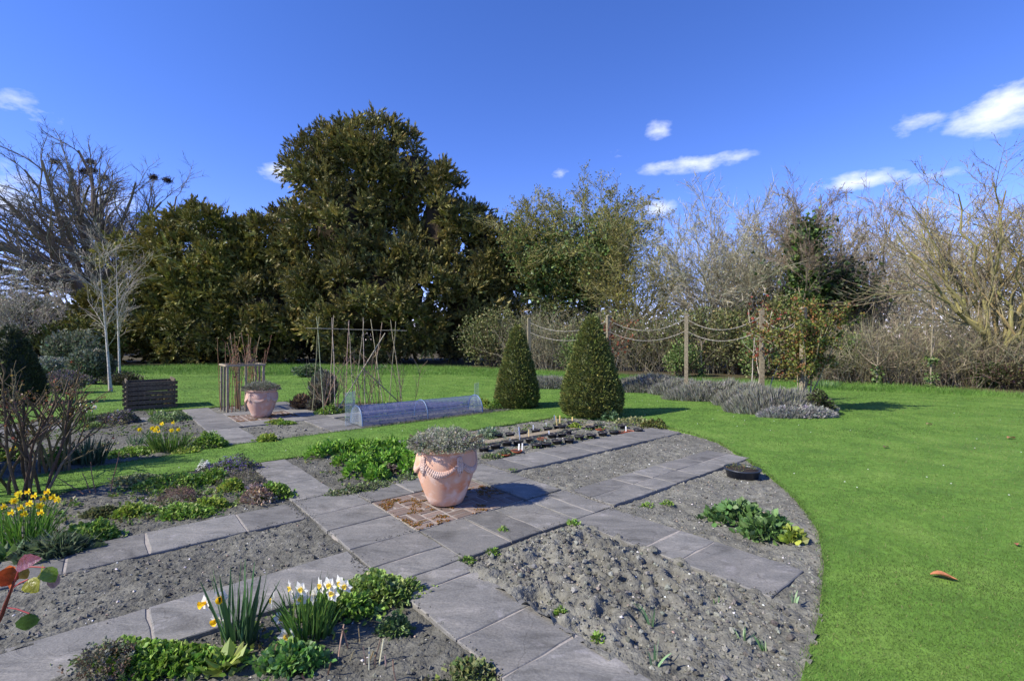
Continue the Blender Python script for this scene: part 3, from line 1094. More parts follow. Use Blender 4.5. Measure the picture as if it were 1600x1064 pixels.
def fit(levels, width, height):
    """scales a skeleton so that its crown has the given width and height"""
    A = np.concatenate([l[0].reshape(-1, 3) for l in levels])
    sx = width / (np.percentile(A[:, 0], 99.6) - np.percentile(A[:, 0], .4))
    sz = height / np.percentile(A[:, 2], 99.9)
    S = np.array([sx, sx, sz])
    return [(l[0] * S, l[1], l[2]) for l in levels]


def limbs(T, n, zc, rad, t0, rng, npts=9, low=-.25, bias=None):
    """main limbs that leave the trunk and arch out to points spread over a dome"""
    P, R, L = T
    k = np.arange(n)
    az = k * 2.39996 + rng.normal(size=n) * .3
    se = low + (1 - low) * ((k + .5) / n)
    rng.shuffle(se)
    ce = np.sqrt(np.clip(1 - np.clip(se, -.9, 1) ** 2, 0, 1))
    tgt = np.c_[np.cos(az) * ce, np.sin(az) * ce, se] * np.asarray(rad) * rng.uniform(.85, 1.05, (n, 1)) + np.array([P[0, -1, 0], P[0, -1, 1], zc])
    if bias is not None:
        tgt = tgt + np.asarray(bias)
    tgt[:, 2] = np.maximum(tgt[:, 2], .6)
    t = np.clip(t0 + (1 - t0) * (.5 * (se - low) / (1 - low) + .5 * rng.random(n)), 0, .999)
    x = t * (P.shape[1] - 1)
    i = x.astype(int)
    f = (x - i)[:, None]
    S = P[0, i] * (1 - f) + P[0, i + 1] * f
    r0 = (R[0, i] * (1 - f[:, 0]) + R[0, i + 1] * f[:, 0]) * .42 * rng.uniform(.6, 1.15, n)
    D = np.linalg.norm(tgt - S, axis=1)
    mid = S + (tgt - S) * .4 + np.c_[np.zeros((n, 2)), D * .12] + rng.normal(size=(n, 3)) * D[:, None] * .05
    u = np.linspace(0, 1, npts)[None, :, None]
    C_ = S[:, None] * (1 - u) ** 2 + 2 * mid[:, None] * u * (1 - u) + tgt[:, None] * u ** 2
    w = rng.normal(size=(n, npts, 3)) * D[:, None, None] * .018
    w[:, 0] = 0
    return C_ + w, r0[:, None] * np.linspace(1, .28, npts)[None], D


def twigs(mb, P, r, col, rng):
    D = P[:, -1] - P[:, 0]
    L = np.linalg.norm(D, axis=1)
    stamp(mb, *TRI, P[:, 0], frames(D, rng=rng), np.stack([r * 2.6, L, r], -1), col)


def bare_tree(name, label, pos, width, height, n, kids, barks, rng, cat='tree', trunk=(.3, .35, .25), lean=(0, 0), tips=None, minr=.006, rz=0.0, zc=.56, rzf=.36, low=-.25, up=.03, t0=.35, bias=None, ratios=(.42, .46, .5)):
    """trunk, then crown = every limb and twig: n limbs over a dome, kids = shoots per branch on each finer level"""
    root = thing(name, label, cat, pos, rz)
    T = trunk_line(trunk[0] * height, trunk[1], trunk[2], lean=lean, rng=rng)
    lev = [T, limbs(T, n, zc * height, (width * .41, width * .41, rzf * height), t0, rng, low=low, bias=bias)]
    for k, m in enumerate(kids):
        lev.append(grow(*lev[-1], m=m, ratio=ratios[min(k, 2)], ang=(.62, .22), npts=(6, 4, 3, 3)[k], up=up, wig=.13, t0=(.22, .12, .1, .1)[k], rr=.55, tip=.4, rng=rng))
    mb = MB()
    tubes(mb, lev[0][0], lev[0][1], 10, barks[0])
    mb.build('trunk', M_BARK, root, smooth=True)
    mb = MB()
    for k, l in enumerate(lev[1:]):
        c = barks[min(k + 1, len(barks) - 1)]
        kc = vary([c], len(l[0]), .18, .05, rng)
        if k == len(lev) - 2 and k > 1:                         # finest shoots: tapering slivers
            twigs(mb, l[0], np.maximum(l[1][:, 0], minr), kc, rng)
        else:
            tubes(mb, l[0], np.maximum(l[1], minr), (7, 4, 3, 3, 3)[k], kc)
    if tips:
        n, s, cols, tpl = tips
        P = lev[-1][0]
        ii = rng.integers(0, len(P), n)
        jj = rng.integers(1, P.shape[1], n)
        p = P[ii, jj] + rng.normal(size=(n, 3)) * .03
        sc = rng.uniform(.6, 1.3, n)[:, None] * np.array([s * .6, s, s * .6])
        stamp(mb, *tpl, p, frames(rng.normal(size=(n, 3)) + np.array([0, 0, .6]), rng=rng), sc, vary(cols, n, .25, .08, rng))
    mb.build('crown', M_BARK if not tips else M_MATT, root, smooth=False)
    return root, lev


def blob_leaves(mb, cen, rad, n, size, cols, rng, tpl=LEAF, up=.5, shell=.55, amp=.3, wl_=(.6, 1)):
    """leaves through the outer part of an ellipsoid, facing out"""
    d = unit(rng.normal(size=(n, 3)))
    r = shell + (1 - shell) * rng.random(n) ** .6
    p = np.asarray(cen) + d * r[:, None] * np.asarray(rad)
    D = d * .7 + rng.normal(size=(n, 3)) * .6 + np.array([0, 0, up])
    s = size * rng.uniform(.6, 1.3, n)
    stamp(mb, *tpl, p, frames(D, rng=rng), np.stack([s * wl_[0], s * wl_[1], s * wl_[0]], -1), vary(cols, n, amp, .08, rng))


srng = np.random.default_rng(5)


def plume(n, lw, ll, rng):
    """a leafy shoot of length 1: narrow leaflets swept forward along an arching stem"""
    V, T = [], []
    for i in range(n):
        t = (i + .5) / n
        a = i * 2.4 + rng.uniform(-.5, .5)
        sp = .62 * (1 - .7 * t)
        out = np.array([math.cos(a) * sp, 1, math.sin(a) * sp])
        M = frames(out[None], rng=rng)[0]
        V.append((TRI[0] * np.array([lw, ll * (1.1 - .4 * t), lw])) @ M.T + np.array([0, t * .8, -.25 * t * t]))
        T.append(TRI[1] + 3 * i)
    return np.concatenate(V), np.concatenate(T)


YEWSPRAY = [plume(8, .19, .44, srng) for _ in range(4)]


def yew(name, label, pos, lobes, nsub, sprays, slen, cols, rng, trunk_r=.5, subr=(1.2, 2.2), zmin=.6):
    """dense evergreen: big lobes carry many smaller boughs, every bough is clothed with leafy sprays that point out and up"""
    root = thing(name, label, 'tree', pos)
    lob = np.array(lobes, float)                                # x y z rx ry rz
    h = (lob[:, 2] + lob[:, 5]).max()
    mb = MB()
    P, R, L = trunk_line(h * .8, trunk_r, trunk_r * .3, rng=rng)
    tubes(mb, P, R, 10, C(70, 52, 40))
    br = grow(P, R, L, 26, .22, (1.2, .2), 6, .08, .1, .1, .5, .3, rng)
    tubes(mb, br[0], br[1], 5, C(66, 50, 38))
    mb.build('trunk', M_BARK, root, smooth=True)
    vol = lob[:, 3] * lob[:, 5]
    pick = rng.choice(len(lob), nsub, p=vol / vol.sum())
    d = unit(rng.normal(size=(nsub, 3)))
    d[:, 1] = -np.abs(d[:, 1]) * .9 + d[:, 1] * .1             # keep more boughs on the garden side
    flip = rng.random(nsub) < .3
    d[flip, 1] *= -1
    cen = lob[pick, :3] + d * lob[pick, 3:] * np.where(rng.random((nsub, 1)) < .22, rng.uniform(.5, .72, (nsub, 1)), rng.uniform(.74, .97, (nsub, 1)))
    keep = cen[:, 2] > zmin
    cen = cen[keep]
    d = d[keep]
    # drop boughs buried deep in another lobe
    deep = np.zeros(len(cen), bool)
    for l in lob:
        deep |= (((cen - l[:3]) / l[3:]) ** 2).sum(1) < .22
    cen, d = cen[~deep], d[~deep]
    ns = len(cen)
    rad = rng.uniform(*subr, ns)
    tone = 1 + .22 * rng.normal(size=ns).clip(-1.5, 1.5)
    core = MB()
    for l in lob:
        core.add(ICO2[0] * l[3:] * .5 * (1 + .05 * rng.normal(size=(len(ICO2[0]), 1))) + l[:3], T=ICO2[1], col=C(58, 48, 36))
    core.V[:] = [np.c_[v[:, :2], np.maximum(v[:, 2], .25)] for v in core.V]
    core.build('inner_boughs', M_BARK, root)
    k = rng.choice(ns, sprays, p=rad ** 2 / (rad ** 2).sum())
    dd = unit(rng.normal(size=(sprays, 3)) + d[k] * .9 + np.array([0, 0, .35]))
    p = cen[k] + dd * rad[k, None] * np.array([1, 1, .85]) * rng.uniform(.45, 1.0, (sprays, 1))
    p[:, 2] = np.maximum(p[:, 2] - .4, rng.uniform(.1, .8, sprays))
    D = dd * .8 + np.array([0, 0, .3]) + rng.normal(size=(sprays, 3)) * .5
    s = slen * np.exp(.35 * rng.normal(size=sprays)).clip(.4, 2.0)
    c = vary(cols, sprays, .16, .05, rng) * tone[k, None]
    mb = MB()
    M = frames(D, rng=rng)
    for q in range(4):
        m = np.arange(sprays) % 4 == q
        stamp(mb, *YEWSPRAY[q], p[m], M[m], s[m], c[m])
    mb.build('crown', M_YEW, root)
    return root


YCOL = [C(110, 106, 58), C(128, 118, 62), C(92, 92, 54)]
rg = np.random.default_rng(101)
# main yew: X of the lobes measured about its trunk
yew('yew_tree', 'huge dark olive yew, the tallest evergreen in the middle of the garden edge', (-9.6, 36.0),
    [(-2.3, 0, 9.4, 5.0, 4.8, 7.6), (-.6, 0, 15.2, 3.4, 3.0, 3.0), (-4.3, 0, 14.8, 2.5, 2.4, 2.7), (2.2, 0, 13.9, 2.4, 2.4, 2.5), (4.2, 0, 9.6, 2.7, 3.2, 5.6), (7.4, .3, 7.2, 2.6, 3.2, 5.6), (-7.0, .3, 7.6, 2.9, 3.2, 4.6), (-9.6, .5, 5.6, 2.8, 3.2, 5.9),
     (0, -2, 4.5, 7.0, 4.2, 4.4), (6.8, -1.0, 3.8, 3.6, 3.2, 3.6), (-8.4, -1.0, 3.6, 4.2, 3.6, 3.6)],
    620, 38000, .5, YCOL, rg, .7, (.6, 1.25))
yew('yew_tree', 'rounded yew with a golden olive crown behind the two birch trunks', (-26.2, 36.5),
    [(0, 0, 6.2, 3.6, 3.4, 5.7), (-1.2, -.6, 3.4, 4.0, 3.2, 3.4), (1.4, 0, 4.4, 3.2, 3.2, 4.4)], 170, 11000, .48, [C(118, 114, 54), C(134, 124, 58), C(98, 100, 50)], rg, .4, (.55, 1.1))
yew('yew_tree', 'broad domed yew between the birches and the tallest yew', (-21.6, 35.2),
    [(0, 0, 6.4, 3.4, 3.2, 5.0), (0, -.6, 3.5, 4.0, 3.2, 3.5), (1.6, .2, 5.2, 2.8, 2.8, 4.6)], 170, 11000, .48, [C(116, 114, 54), C(132, 124, 58), C(96, 100, 50)], rg, .4, (.55, 1.1))

OAKB = [C(126, 120, 104), C(124, 118, 104), C(120, 114, 100), C(114, 108, 96), C(110, 104, 94)]
root, olev = bare_tree('oak_tree', 'big bare spreading tree with rook nests rising behind the left yews', (-50.0, 58.0), 33, 23.8, 34, (9, 8, 8), OAKB, rg, trunk=(.36, 1.2, .9), minr=.016, zc=.5, rzf=.45, low=-.3)
NESTS = [(87, 253, 'upper left of the crown'), (141, 253, 'top of the crown, largest'), (131, 268, 'left of a close pair'), (145, 266, 'right of a close pair'), (162, 278, 'alone below the close pair'),
         (240, 277, 'left one above the yew'), (261, 282, 'right one above the yew')]
for x, y, w in NESTS:
    d = 57.0
    c = np.array([(x - 800) / FPX * d, d, EYE + (HORIZON - y) / FPX * d])
    n = 110
    a = rg.random(n) * 2 * PI
    st = np.c_[np.cos(a) * .27, np.sin(a) * .27, rg.normal(size=n) * .12] + rg.normal(size=(n, 3)) * .1
    D = np.c_[-np.sin(a), np.cos(a), rg.normal(size=n) * .3] + rg.normal(size=(n, 3)) * .4
    mb = MB()
    tubes(mb, arcs(st - D * .22, D, .52, 3, 0, .1, rg), .022, 3, C(62, 50, 42))
    mb.add(ICO1[0] * np.array([.3, .3, .18]), T=ICO1[1], col=C(52, 42, 34))
    tag(mb.build('rook_nest', M_BARK, loc=tuple(c)), 'dark twig rook nest in the big bare tree, ' + w, 'nest', 'rook nests in the bare tree')
# ---- trees behind the rope posts
OL = [C(138, 132, 98), C(142, 136, 96), C(148, 142, 96), C(152, 146, 98), C(154, 148, 100)]


def at(px, d):
    return ((px - 800) / FPX * d, d)


def hgt(py, d):
    return EYE + (HORIZON - py) / FPX * d


def ivy(root, lev_pts, n, size, cols, spread, rng, name='ivy'):
    p = lev_pts[rng.integers(0, len(lev_pts), n)] + rng.normal(size=(n, 3)) * spread
    p[:, 2] = np.maximum(p[:, 2], .1)
    s = size * rng.uniform(.6, 1.3, n)
    mb = MB()
    stamp(mb, *LEAF, p, frames(rng.normal(size=(n, 3)) * .7 + np.array([-.3, -.5, -.4]), rng=rng), s * 1.1, vary(cols, n, .25, .08, rng))
    return mb.build(name, M_LEAF, root)


IVYC = [C(78, 100, 50), C(94, 114, 56), C(114, 130, 76), C(60, 80, 44)]
for x, d, w, top_, lab, rzz in [(925, 33, 9.2, 276, 'tall olive budding tree with ivy on its limbs, right of the tallest yew', 0.4), (838, 34, 5.5, 300, 'narrow budding tree squeezed between the tallest yew and its taller neighbour', 1.9)]:
    root, lv = bare_tree('budding_tree', lab, at(x, d), w, hgt(top_, d), 26 if w > 7 else 18, (9, 8, 8), OL, rg, trunk=(.45, .24, .14), minr=.012, rzf=.38, up=.0,
                         tips=(26000 if w > 7 else 14000, .12, [C(122, 120, 58), C(138, 134, 70), C(104, 106, 54)], LEAF), rz=rzz)
    low = np.concatenate([lv[0][0].reshape(-1, 3), lv[1][0][:, :5].reshape(-1, 3), lv[2][0][lv[2][0][:, 0, 2] < .62 * hgt(top_, d)].reshape(-1, 3)])
    ivy(root, low, 11000 if w > 7 else 6500, .19, IVYC, .5, rg)
GREY = [C(148, 144, 122), C(154, 149, 126), C(162, 156, 132), C(168, 162, 138), C(172, 166, 142)]
bare_tree('blossom_tree', 'pale thicket tree just breaking into white blossom, behind the middle rope posts', at(1120, 27), 9.0, hgt(300, 27), 24, (9, 8, 9), GREY, rg, trunk=(.2, .2, .16), minr=.009, zc=.52, rzf=.42,
          tips=(9000, .06, [C(196, 190, 164), C(180, 172, 140), C(160, 150, 120)], LEAF))
bare_tree('blossom_tree', 'low greyish bare tree with pale buds left of the ivy clad trunk', at(1195, 26), 7.5, hgt(318, 26), 22, (9, 8, 9), GREY, rg, trunk=(.2, .18, .14), minr=.009, zc=.52, rzf=.42,
          tips=(5000, .055, [C(176, 168, 140), C(160, 146, 112), C(140, 112, 84)], LEAF), rz=2.0)
root, lv = bare_tree('ivy_clad_tree', 'bare tree whose trunk is a column of bright ivy, behind the last rope post', at(1262, 22), 5.0, hgt(286, 22), 16, (8, 7, 8), [C(124, 118, 98), C(130, 122, 102), C(138, 126, 106), C(142, 128, 108)], rg, trunk=(.72, .18, .07), minr=.007, zc=.62, rzf=.36, up=.07,
                     tips=(1600, .05, [C(120, 84, 70), C(108, 78, 64)], LEAF))
tz = rg.random(900) * hgt(345, 22)
col_ = np.c_[rg.normal(size=(900, 2)) * .3, tz]
ivy(root, col_, 5200, .17, [C(72, 98, 44), C(90, 114, 52), C(112, 130, 66), C(52, 72, 36)], .2, rg)
dk = np.c_[rg.normal(size=(900, 2)) * np.array([.9, .7]) + np.array([1.4, .6]), rg.normal(size=900) * .7 + 3.9]
ivy(root, dk, 2600, .17, [C(52, 66, 34), C(64, 78, 40)], .3, rg, 'ivy_mass')
bare_tree('bare_tree', 'thin bare tree between the ivy clad trunk and the yellow lichened tree', at(1345, 23), 6.4, hgt(305, 23), 18, (8, 8, 8), [C(144, 136, 116), C(150, 140, 120), C(154, 142, 122)], rg, trunk=(.22, .16, .12), minr=.0065, up=.06)
bare_tree('bare_tree', 'far bare tree showing through low over the bramble thicket', at(1420, 36), 10.0, hgt(330, 36), 20, (8, 8, 8), [C(140, 136, 120), C(148, 142, 126), C(154, 148, 132)], rg, trunk=(.25, .22, .16), minr=.011, rz=1.0)
LICH = [C(138, 130, 92), C(152, 143, 94), C(152, 142, 100), C(148, 136, 108), C(142, 130, 108)]
rm = np.random.default_rng(42)
bare_tree('lichened_tree', 'wide bare tree with yellow lichened limbs at the right edge of the lawn', at(1560, 17.5), 9.2, hgt(252, 17.5), 15, (9, 8, 7), LICH, rm, trunk=(.1, .26, .22), minr=.0055, zc=.38, rzf=.56, low=.3, up=.09, t0=.6, bias=(-.4, 0, 0),
          tips=(2600, .045, [C(96, 66, 54), C(110, 76, 60)], LEAF), rz=.6)
bare_tree('lichened_tree', 'second lichened bare tree rising just beyond the right frame edge', at(1690, 19.0), 8.5, hgt(250, 19.0), 18, (9, 8, 5), LICH, rm, trunk=(.2, .22, .18), minr=.006, up=.06, rz=2.1)

bare_tree('bare_tree', 'grey bare tree filling the gap right of the ivy clad trunk', at(1300, 28), 8.0, hgt(335, 28), 20, (9, 8, 8), GREY, rg, trunk=(.22, .18, .14), minr=.009, rz=.7)
bare_tree('budding_tree', 'low olive budding tree behind the larger topiary', at(985, 30), 7.5, hgt(335, 30), 20, (9, 8, 8), OL, rg, trunk=(.25, .18, .12), minr=.011, tips=(9000, .1, [C(142, 136, 68), C(128, 124, 60)], LEAF), rz=2.2)
bare_tree('bare_tree', 'far grey bare tree behind the yellow lichened tree', at(1500, 30), 10.0, hgt(320, 30), 20, (9, 8, 8), GREY, rg, trunk=(.25, .2, .15), minr=.01, rz=1.3)
# ---- left side
BIR = [C(178, 172, 162), C(176, 168, 156), C(160, 150, 136), C(150, 140, 126)]
for x, y, top_, w, lab, rzz, lean in [(173, 611, 385, 2.6, 'white stemmed birch nearest the compost bin, front one of the pair', 0.0, (-.35, 0)), (188, 592, 375, 3.6, 'white stemmed birch standing behind the front birch', 1.2, (-.2, .1))]:
    p = G(x, y)
    h = hgt(top_, p[1])
    root = thing('birch_tree', lab, 'tree', p)
    T = trunk_line(h * .96, .052, .006, 10, lean, .015, rg)
    l1 = grow(*T, 18, .34, (.7, .15), 7, .02, .07, .28, .45, .3, rg)
    l2 = grow(*l1, 7, .5, (.5, .2), 5, -.02, .1, .2, .6, .4, rg)
    l3 = grow(*l2, 3, .5, (.5, .2), 4, -.05, .12, .2, .7, .5, rg)
    mb = MB()
    tubes(mb, T[0], T[1], 10, BIR[0])
    hz_ = np.clip((mb.V[0][:, 2:3] / h - .5) * 2.2, 0, 1)
    mb.K[0] = mb.K[0] * (1 - hz_) + BIR[2] * hz_
    mb.build('trunk', M_BIRCH, root, smooth=True)
    mb = MB()
    for k, l in enumerate((l1, l2, l3)):
        tubes(mb, l[0], np.maximum(l[1] * .7, .0045), 4 if k == 0 else 3, vary([BIR[k + 1]], len(l[0]), .12, .03, rg))
    mb.build('crown', M_BARK, root)


def bush(name, label, pos, rad, cols, n, size, rng, tpl=None, stems=14, mat=None, cat='shrub', stem_col=C(92, 80, 66), up=.5, core=True, group=None):
    tpl = tpl if tpl is TRI else LEAF
    root = thing(name, label, cat, pos, group=group)
    mb = MB()
    a = rng.random(stems) * 2 * PI
    D = np.c_[np.cos(a) * rad[0], np.sin(a) * rad[1], np.full(stems, rad[2] * 1.6)] * rng.uniform(.5, 1, (stems, 1))
    tubes(mb, arcs(np.c_[rng.normal(size=(stems, 2)) * .08, np.full(stems, -.03)], D, np.linalg.norm(D, axis=1), 6, 0, .1, rng), np.linspace(.022, .006, 6)[None] * max(rad[2], .4), 4, stem_col)
    mb.build('stems', M_BARK, root)
    mb = MB()
    k = max(5, int(8 * rad[0]))
    cc = unit(rng.normal(size=(k, 3))) * np.array(rad) * .55 + np.array([0, 0, rad[2]])
    for c in cc:
        blob_leaves(mb, c, np.array(rad) * rng.uniform(.4, .62), n // k, size, cols, rng, tpl, up, .4)
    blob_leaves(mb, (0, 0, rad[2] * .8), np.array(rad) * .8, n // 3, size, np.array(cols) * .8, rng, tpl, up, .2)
    mb.V[:] = [np.c_[v[:, :2], np.maximum(v[:, 2], .01)] for v in mb.V]
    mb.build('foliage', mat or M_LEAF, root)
    return root


GG = [C(112, 116, 92), C(132, 134, 112), C(92, 100, 76)]
bush('grey_shrub', 'silvery grey shrub at the left edge of the birch bed', at(80, 20.5), (1.0, .9, .55), [C(134, 138, 122), C(112, 118, 100), C(152, 154, 138)], 5000, .1, rg, mat=M_MATT)
bush('grey_shrub', 'taller feathery grey green shrub just left of the birch trunks', at(146, 18.6), (.75, .7, .75), GG, 6500, .12, rg, mat=M_MATT, up=1.2)
bush('grey_shrub', 'grey green bush rising behind the feathery shrub', at(118, 24), (1.3, 1.0, 1.15), GG, 5000, .15, rg, mat=M_MATT, up=1.0)
bush('dark_shrub', 'low dark mound at the foot of the birches', at(196, 18.2), (.9, .5, .26), [C(72, 76, 48), C(92, 86, 66), C(64, 62, 46)], 2600, .07, rg)
bush('heather', 'greyish violet heather mound in the bed beside the far left topiary', at(95, 15.4), (.95, .5, .36), [C(128, 116, 124), C(108, 98, 96), C(96, 104, 72)], 4200, .06, rg, mat=M_MATT, up=1.0)
bush('conifer_shrub', 'low golden green conifer behind the grey shrubs', at(122, 30), (2.6, 1.5, 1.6), [C(98, 96, 40), C(82, 84, 38)], 5200, .2, rg, mat=M_YEW, up=.8)
bush('evergreen_shrub', 'dark broad evergreen below the big bare tree at the left edge', at(40, 36), (4.6, 2.5, 2.4), [C(78, 82, 62), C(96, 98, 80), C(62, 68, 50)], 9000, .26, rg)
bush('evergreen_shrub', 'dark green evergreen hedge beyond the left topiary', at(-60, 30), (4.0, 2.0, 1.7), [C(62, 72, 48), C(78, 84, 60)], 7000, .24, rg)
bush('understorey_shrub', 'dark low evergreen under the boughs of the domed yew', at(330, 34), (3.0, 1.5, 1.2), [C(56, 60, 36), C(70, 70, 40)], 5200, .22, rg)
bare_tree('blossom_tree', 'pale bare tree in early blossom above the far left topiary', at(32, 30), 6.4, hgt(412, 30), 16, (8, 7, 5), [C(150, 140, 128), C(156, 146, 134), C(160, 152, 140)], rg, trunk=(.25, .12, .09), minr=.009,
          tips=(5200, .075, [C(206, 198, 176), C(188, 180, 150)], LEAF))

# ---- hedge and understorey that closes the garden behind the rope posts
HX = [(770, 30, 2.4, 1.9), (840, 29.5, 2.2, 1.6), (905, 28, 2.2, 1.5), (965, 27, 2.0, 1.7), (1020, 26, 1.8, 1.4), (1085, 24.5, 1.9, 1.8), (1150, 23.5, 1.8, 1.7), (1215, 22.5, 1.6, 1.9), (1290, 22.5, 1.5, 1.6)]
HL = ['under the right side of the tallest yew', 'behind the nearer of the two garden topiaries', 'behind the first rope swag', 'behind the larger topiary', 'between the second and third rope posts, left', 'just right of the third rope post',
      'below the pale blossom tree', 'behind the last rope post', 'right of the climbing rose']
for (x, d, r, h), l in zip(HX, HL):
    bush('hedge_shrub', 'tangled evergreen hedge shrub ' + l, at(x, d), (r, 1.2, h), [C(104, 112, 64), C(124, 128, 76), C(148, 142, 96), C(86, 92, 58)], 4200, .14, rg, OVAL, stems=26, group='hedge shrubs along the woodland edge')


def thicket(name, label, x0, x1, d0, d1, n, h, cols, rng, r=.011, lean=.35, depth=2.5, wig=.12, branch=4):
    t = rng.random(n)
    d = d0 + (d1 - d0) * t + rng.random(n) ** 1.3 * depth
    x = ((x0 + (x1 - x0) * t) - 800) / FPX * d
    D = np.c_[rng.normal(size=(n, 2)) * lean, np.ones(n)]
    L = h * rng.uniform(.45, 1.1, n)
    P = arcs(np.c_[x, d, np.full(n, -.05)], D, L, 7, .06, wig, rng)
    mb = MB()
    tubes(mb, P, np.linspace(r, r * .45, 7)[None] * rng.uniform(.6, 1.5, (n, 1)), 3, vary(cols, n, .2, .05, rng))
    l2 = grow(P, np.broadcast_to(np.linspace(r, r * .45, 7), (n, 7)), L, branch, .4, (.8, .3), 4, 0, .18, .2, .6, .5, rng)
    twigs(mb, l2[0], np.maximum(l2[1][:, 0], .005), vary(cols, len(l2[0]), .2, .05, rng), rng)
    return tag(mb.build(name, M_BARK), label, 'thicket', kind='stuff')


thicket('bramble_thicket', 'brown leafless bramble thicket along the right edge of the lawn', 1270, 1680, 19.2, 15.6, 1500, 2.6, [C(136, 126, 104), C(150, 140, 116), C(118, 106, 88), C(140, 136, 98)], rg, r=.009, branch=9)
thicket('bare_saplings', 'tangle of bare stems in the woodland edge behind the rope posts', 790, 1290, 27.5, 21.5, 1100, 3.4, [C(136, 128, 104), C(150, 142, 116), C(112, 104, 84)], rg, r=.011, branch=9)
thicket('tall_saplings', 'tall bare young stems beyond the bramble thicket', 1280, 1720, 24, 20, 420, 4.6, [C(154, 144, 118), C(168, 158, 130)], rg, r=.011, depth=6, branch=8)
# pale sapling trunks that stand out of the thicket
for x, d, h, l in [(1005 + 365, 17.9, 1.6, 'thin pale sapling trunk in the brambles, left one'), (1453, 16.9, 2.6, 'thin pale sapling trunk with ivy at its foot'), (1097, 22.0, 1.6, 'short pale trunk wrapped in ivy right of the third rope post')]:
    root = thing('sapling', l, 'tree', at(x, d))
    T = trunk_line(h, .05, .025, 6, (rg.normal() * .1, 0), .03, rg)
    tubes(mb := MB(), T[0], T[1] * .7, 6, C(132, 122, 102))
    mb.build('trunk', M_BARK, root, smooth=True)
    c = grow(*T, 8, .5, (.6, .2), 5, .05, .1, .4, .5, .4, rg)
    tubes(mb := MB(), c[0], np.maximum(c[1], .005), 3, C(140, 126, 108))
    mb.build('crown', M_BARK, root)
    ivy(root, T[0].reshape(-1, 3)[:3], 160, .1, IVYC, .09, rg)
bush('evergreen_shrub', 'dark evergreen filling the gap between the tallest yew and the budding trees', at(862, 33), (2.6, 1.5, 2.3), [C(72, 80, 46), C(90, 96, 54)], 5200, .17, rg)
for x, l in [(500, 'left'), (610, 'middle'), (715, 'right')]:
    bush('understorey_shrub', f'dark low evergreen under the tallest yew, {l} one', at(x, 40), (3.8, 1.5, 1.7), [C(58, 62, 38), C(72, 74, 44)], 3600, .26, rg)
bush('holly', 'tall dark evergreen in the trees right of the ivy clad trunk', at(1318, 25), (2.1, 1.5, 2.7), [C(70, 82, 46), C(88, 98, 56), C(60, 68, 40)], 4600, .15, rg, OVAL)
bush('holly', 'dark evergreen low between the blossom trees', at(1150, 29), (2.4, 1.5, 2.2), [C(74, 84, 48), C(92, 100, 58)], 3600, .16, rg, OVAL)
root = bush('ivy_mound', 'ivy mass climbing the base of the yellow lichened tree', at(1548, 17.0), (.55, .5, .55), [C(84, 108, 48), C(64, 86, 40), C(104, 124, 62)], 1500, .12, rg, LOBED)
bush('bramble_shrub', 'low dark tangled shrub at the far right edge of the lawn', at(1600, 16.4), (1.6, 1.0, .7), [C(72, 72, 42), C(92, 88, 54), C(88, 66, 58)], 2600, .09, rg)
for x, d, r, h, l in [(1330, 19.6, .9, 1.0, 'ivy covered stump in the bramble thicket, left one'), (1490, 18.6, .8, .7, 'ivy covered stump in the bramble thicket, right one'), (1185, 20.6, 1.0, 1.1, 'bright ivy bush behind the fourth rope post'), (1065, 22.0, .9, .9, 'bright ivy bush behind the third rope post'), (900, 25.5, 1.1, 1.0, 'bright ivy bush left behind the larger topiary')]:
    bush('ivy_bush', l, at(x, d), (r, .7, h), [C(98, 120, 60), C(118, 138, 76), C(84, 104, 52), C(140, 150, 92)], 1700, .11, rg, LOBED, group='ivy bushes in the woodland edge')
# far wooded skyline that shows low through the gaps
n = 16000
mb = MB()
aa = rg.uniform(-.85, .95, n)
rr_ = rg.uniform(95, 125, n)
hh = 5.5 + 3.5 * vnoise(np.c_[aa * 40, aa * 0], 1.3, 77) + 2 * vnoise(np.c_[aa * 40, aa * 0], .4, 78)
p = np.c_[np.sin(aa) * rr_ * 1.1, np.cos(aa) * rr_, rg.random(n) * hh]
stamp(mb, *LEAF, p, frames(rg.normal(size=(n, 3)), rng=rg), rg.uniform(.5, 1.2, n), vary([C(96, 92, 74), C(112, 106, 90), C(84, 88, 64)], n, .2, .05, rg))
tag(mb.build('far_woodland', M_MATT), 'distant wooded skyline seen low through the bare trees', 'woodland', kind='stuff')

# ================================================================== things in the garden
gr = np.random.default_rng(2024)
ORD = ['first', 'second', 'third', 'fourth', 'fifth', 'sixth', 'seventh', 'eighth', 'ninth', 'tenth', 'eleventh', 'twelfth', 'thirteenth', 'fourteenth', 'fifteenth']
ROTA = math.atan2(AX[1], AX[0])


def spot(px, py, d):
    return np.array([(px - 800) / FPX * d, d, EYE + (HORIZON - py) / FPX * d])


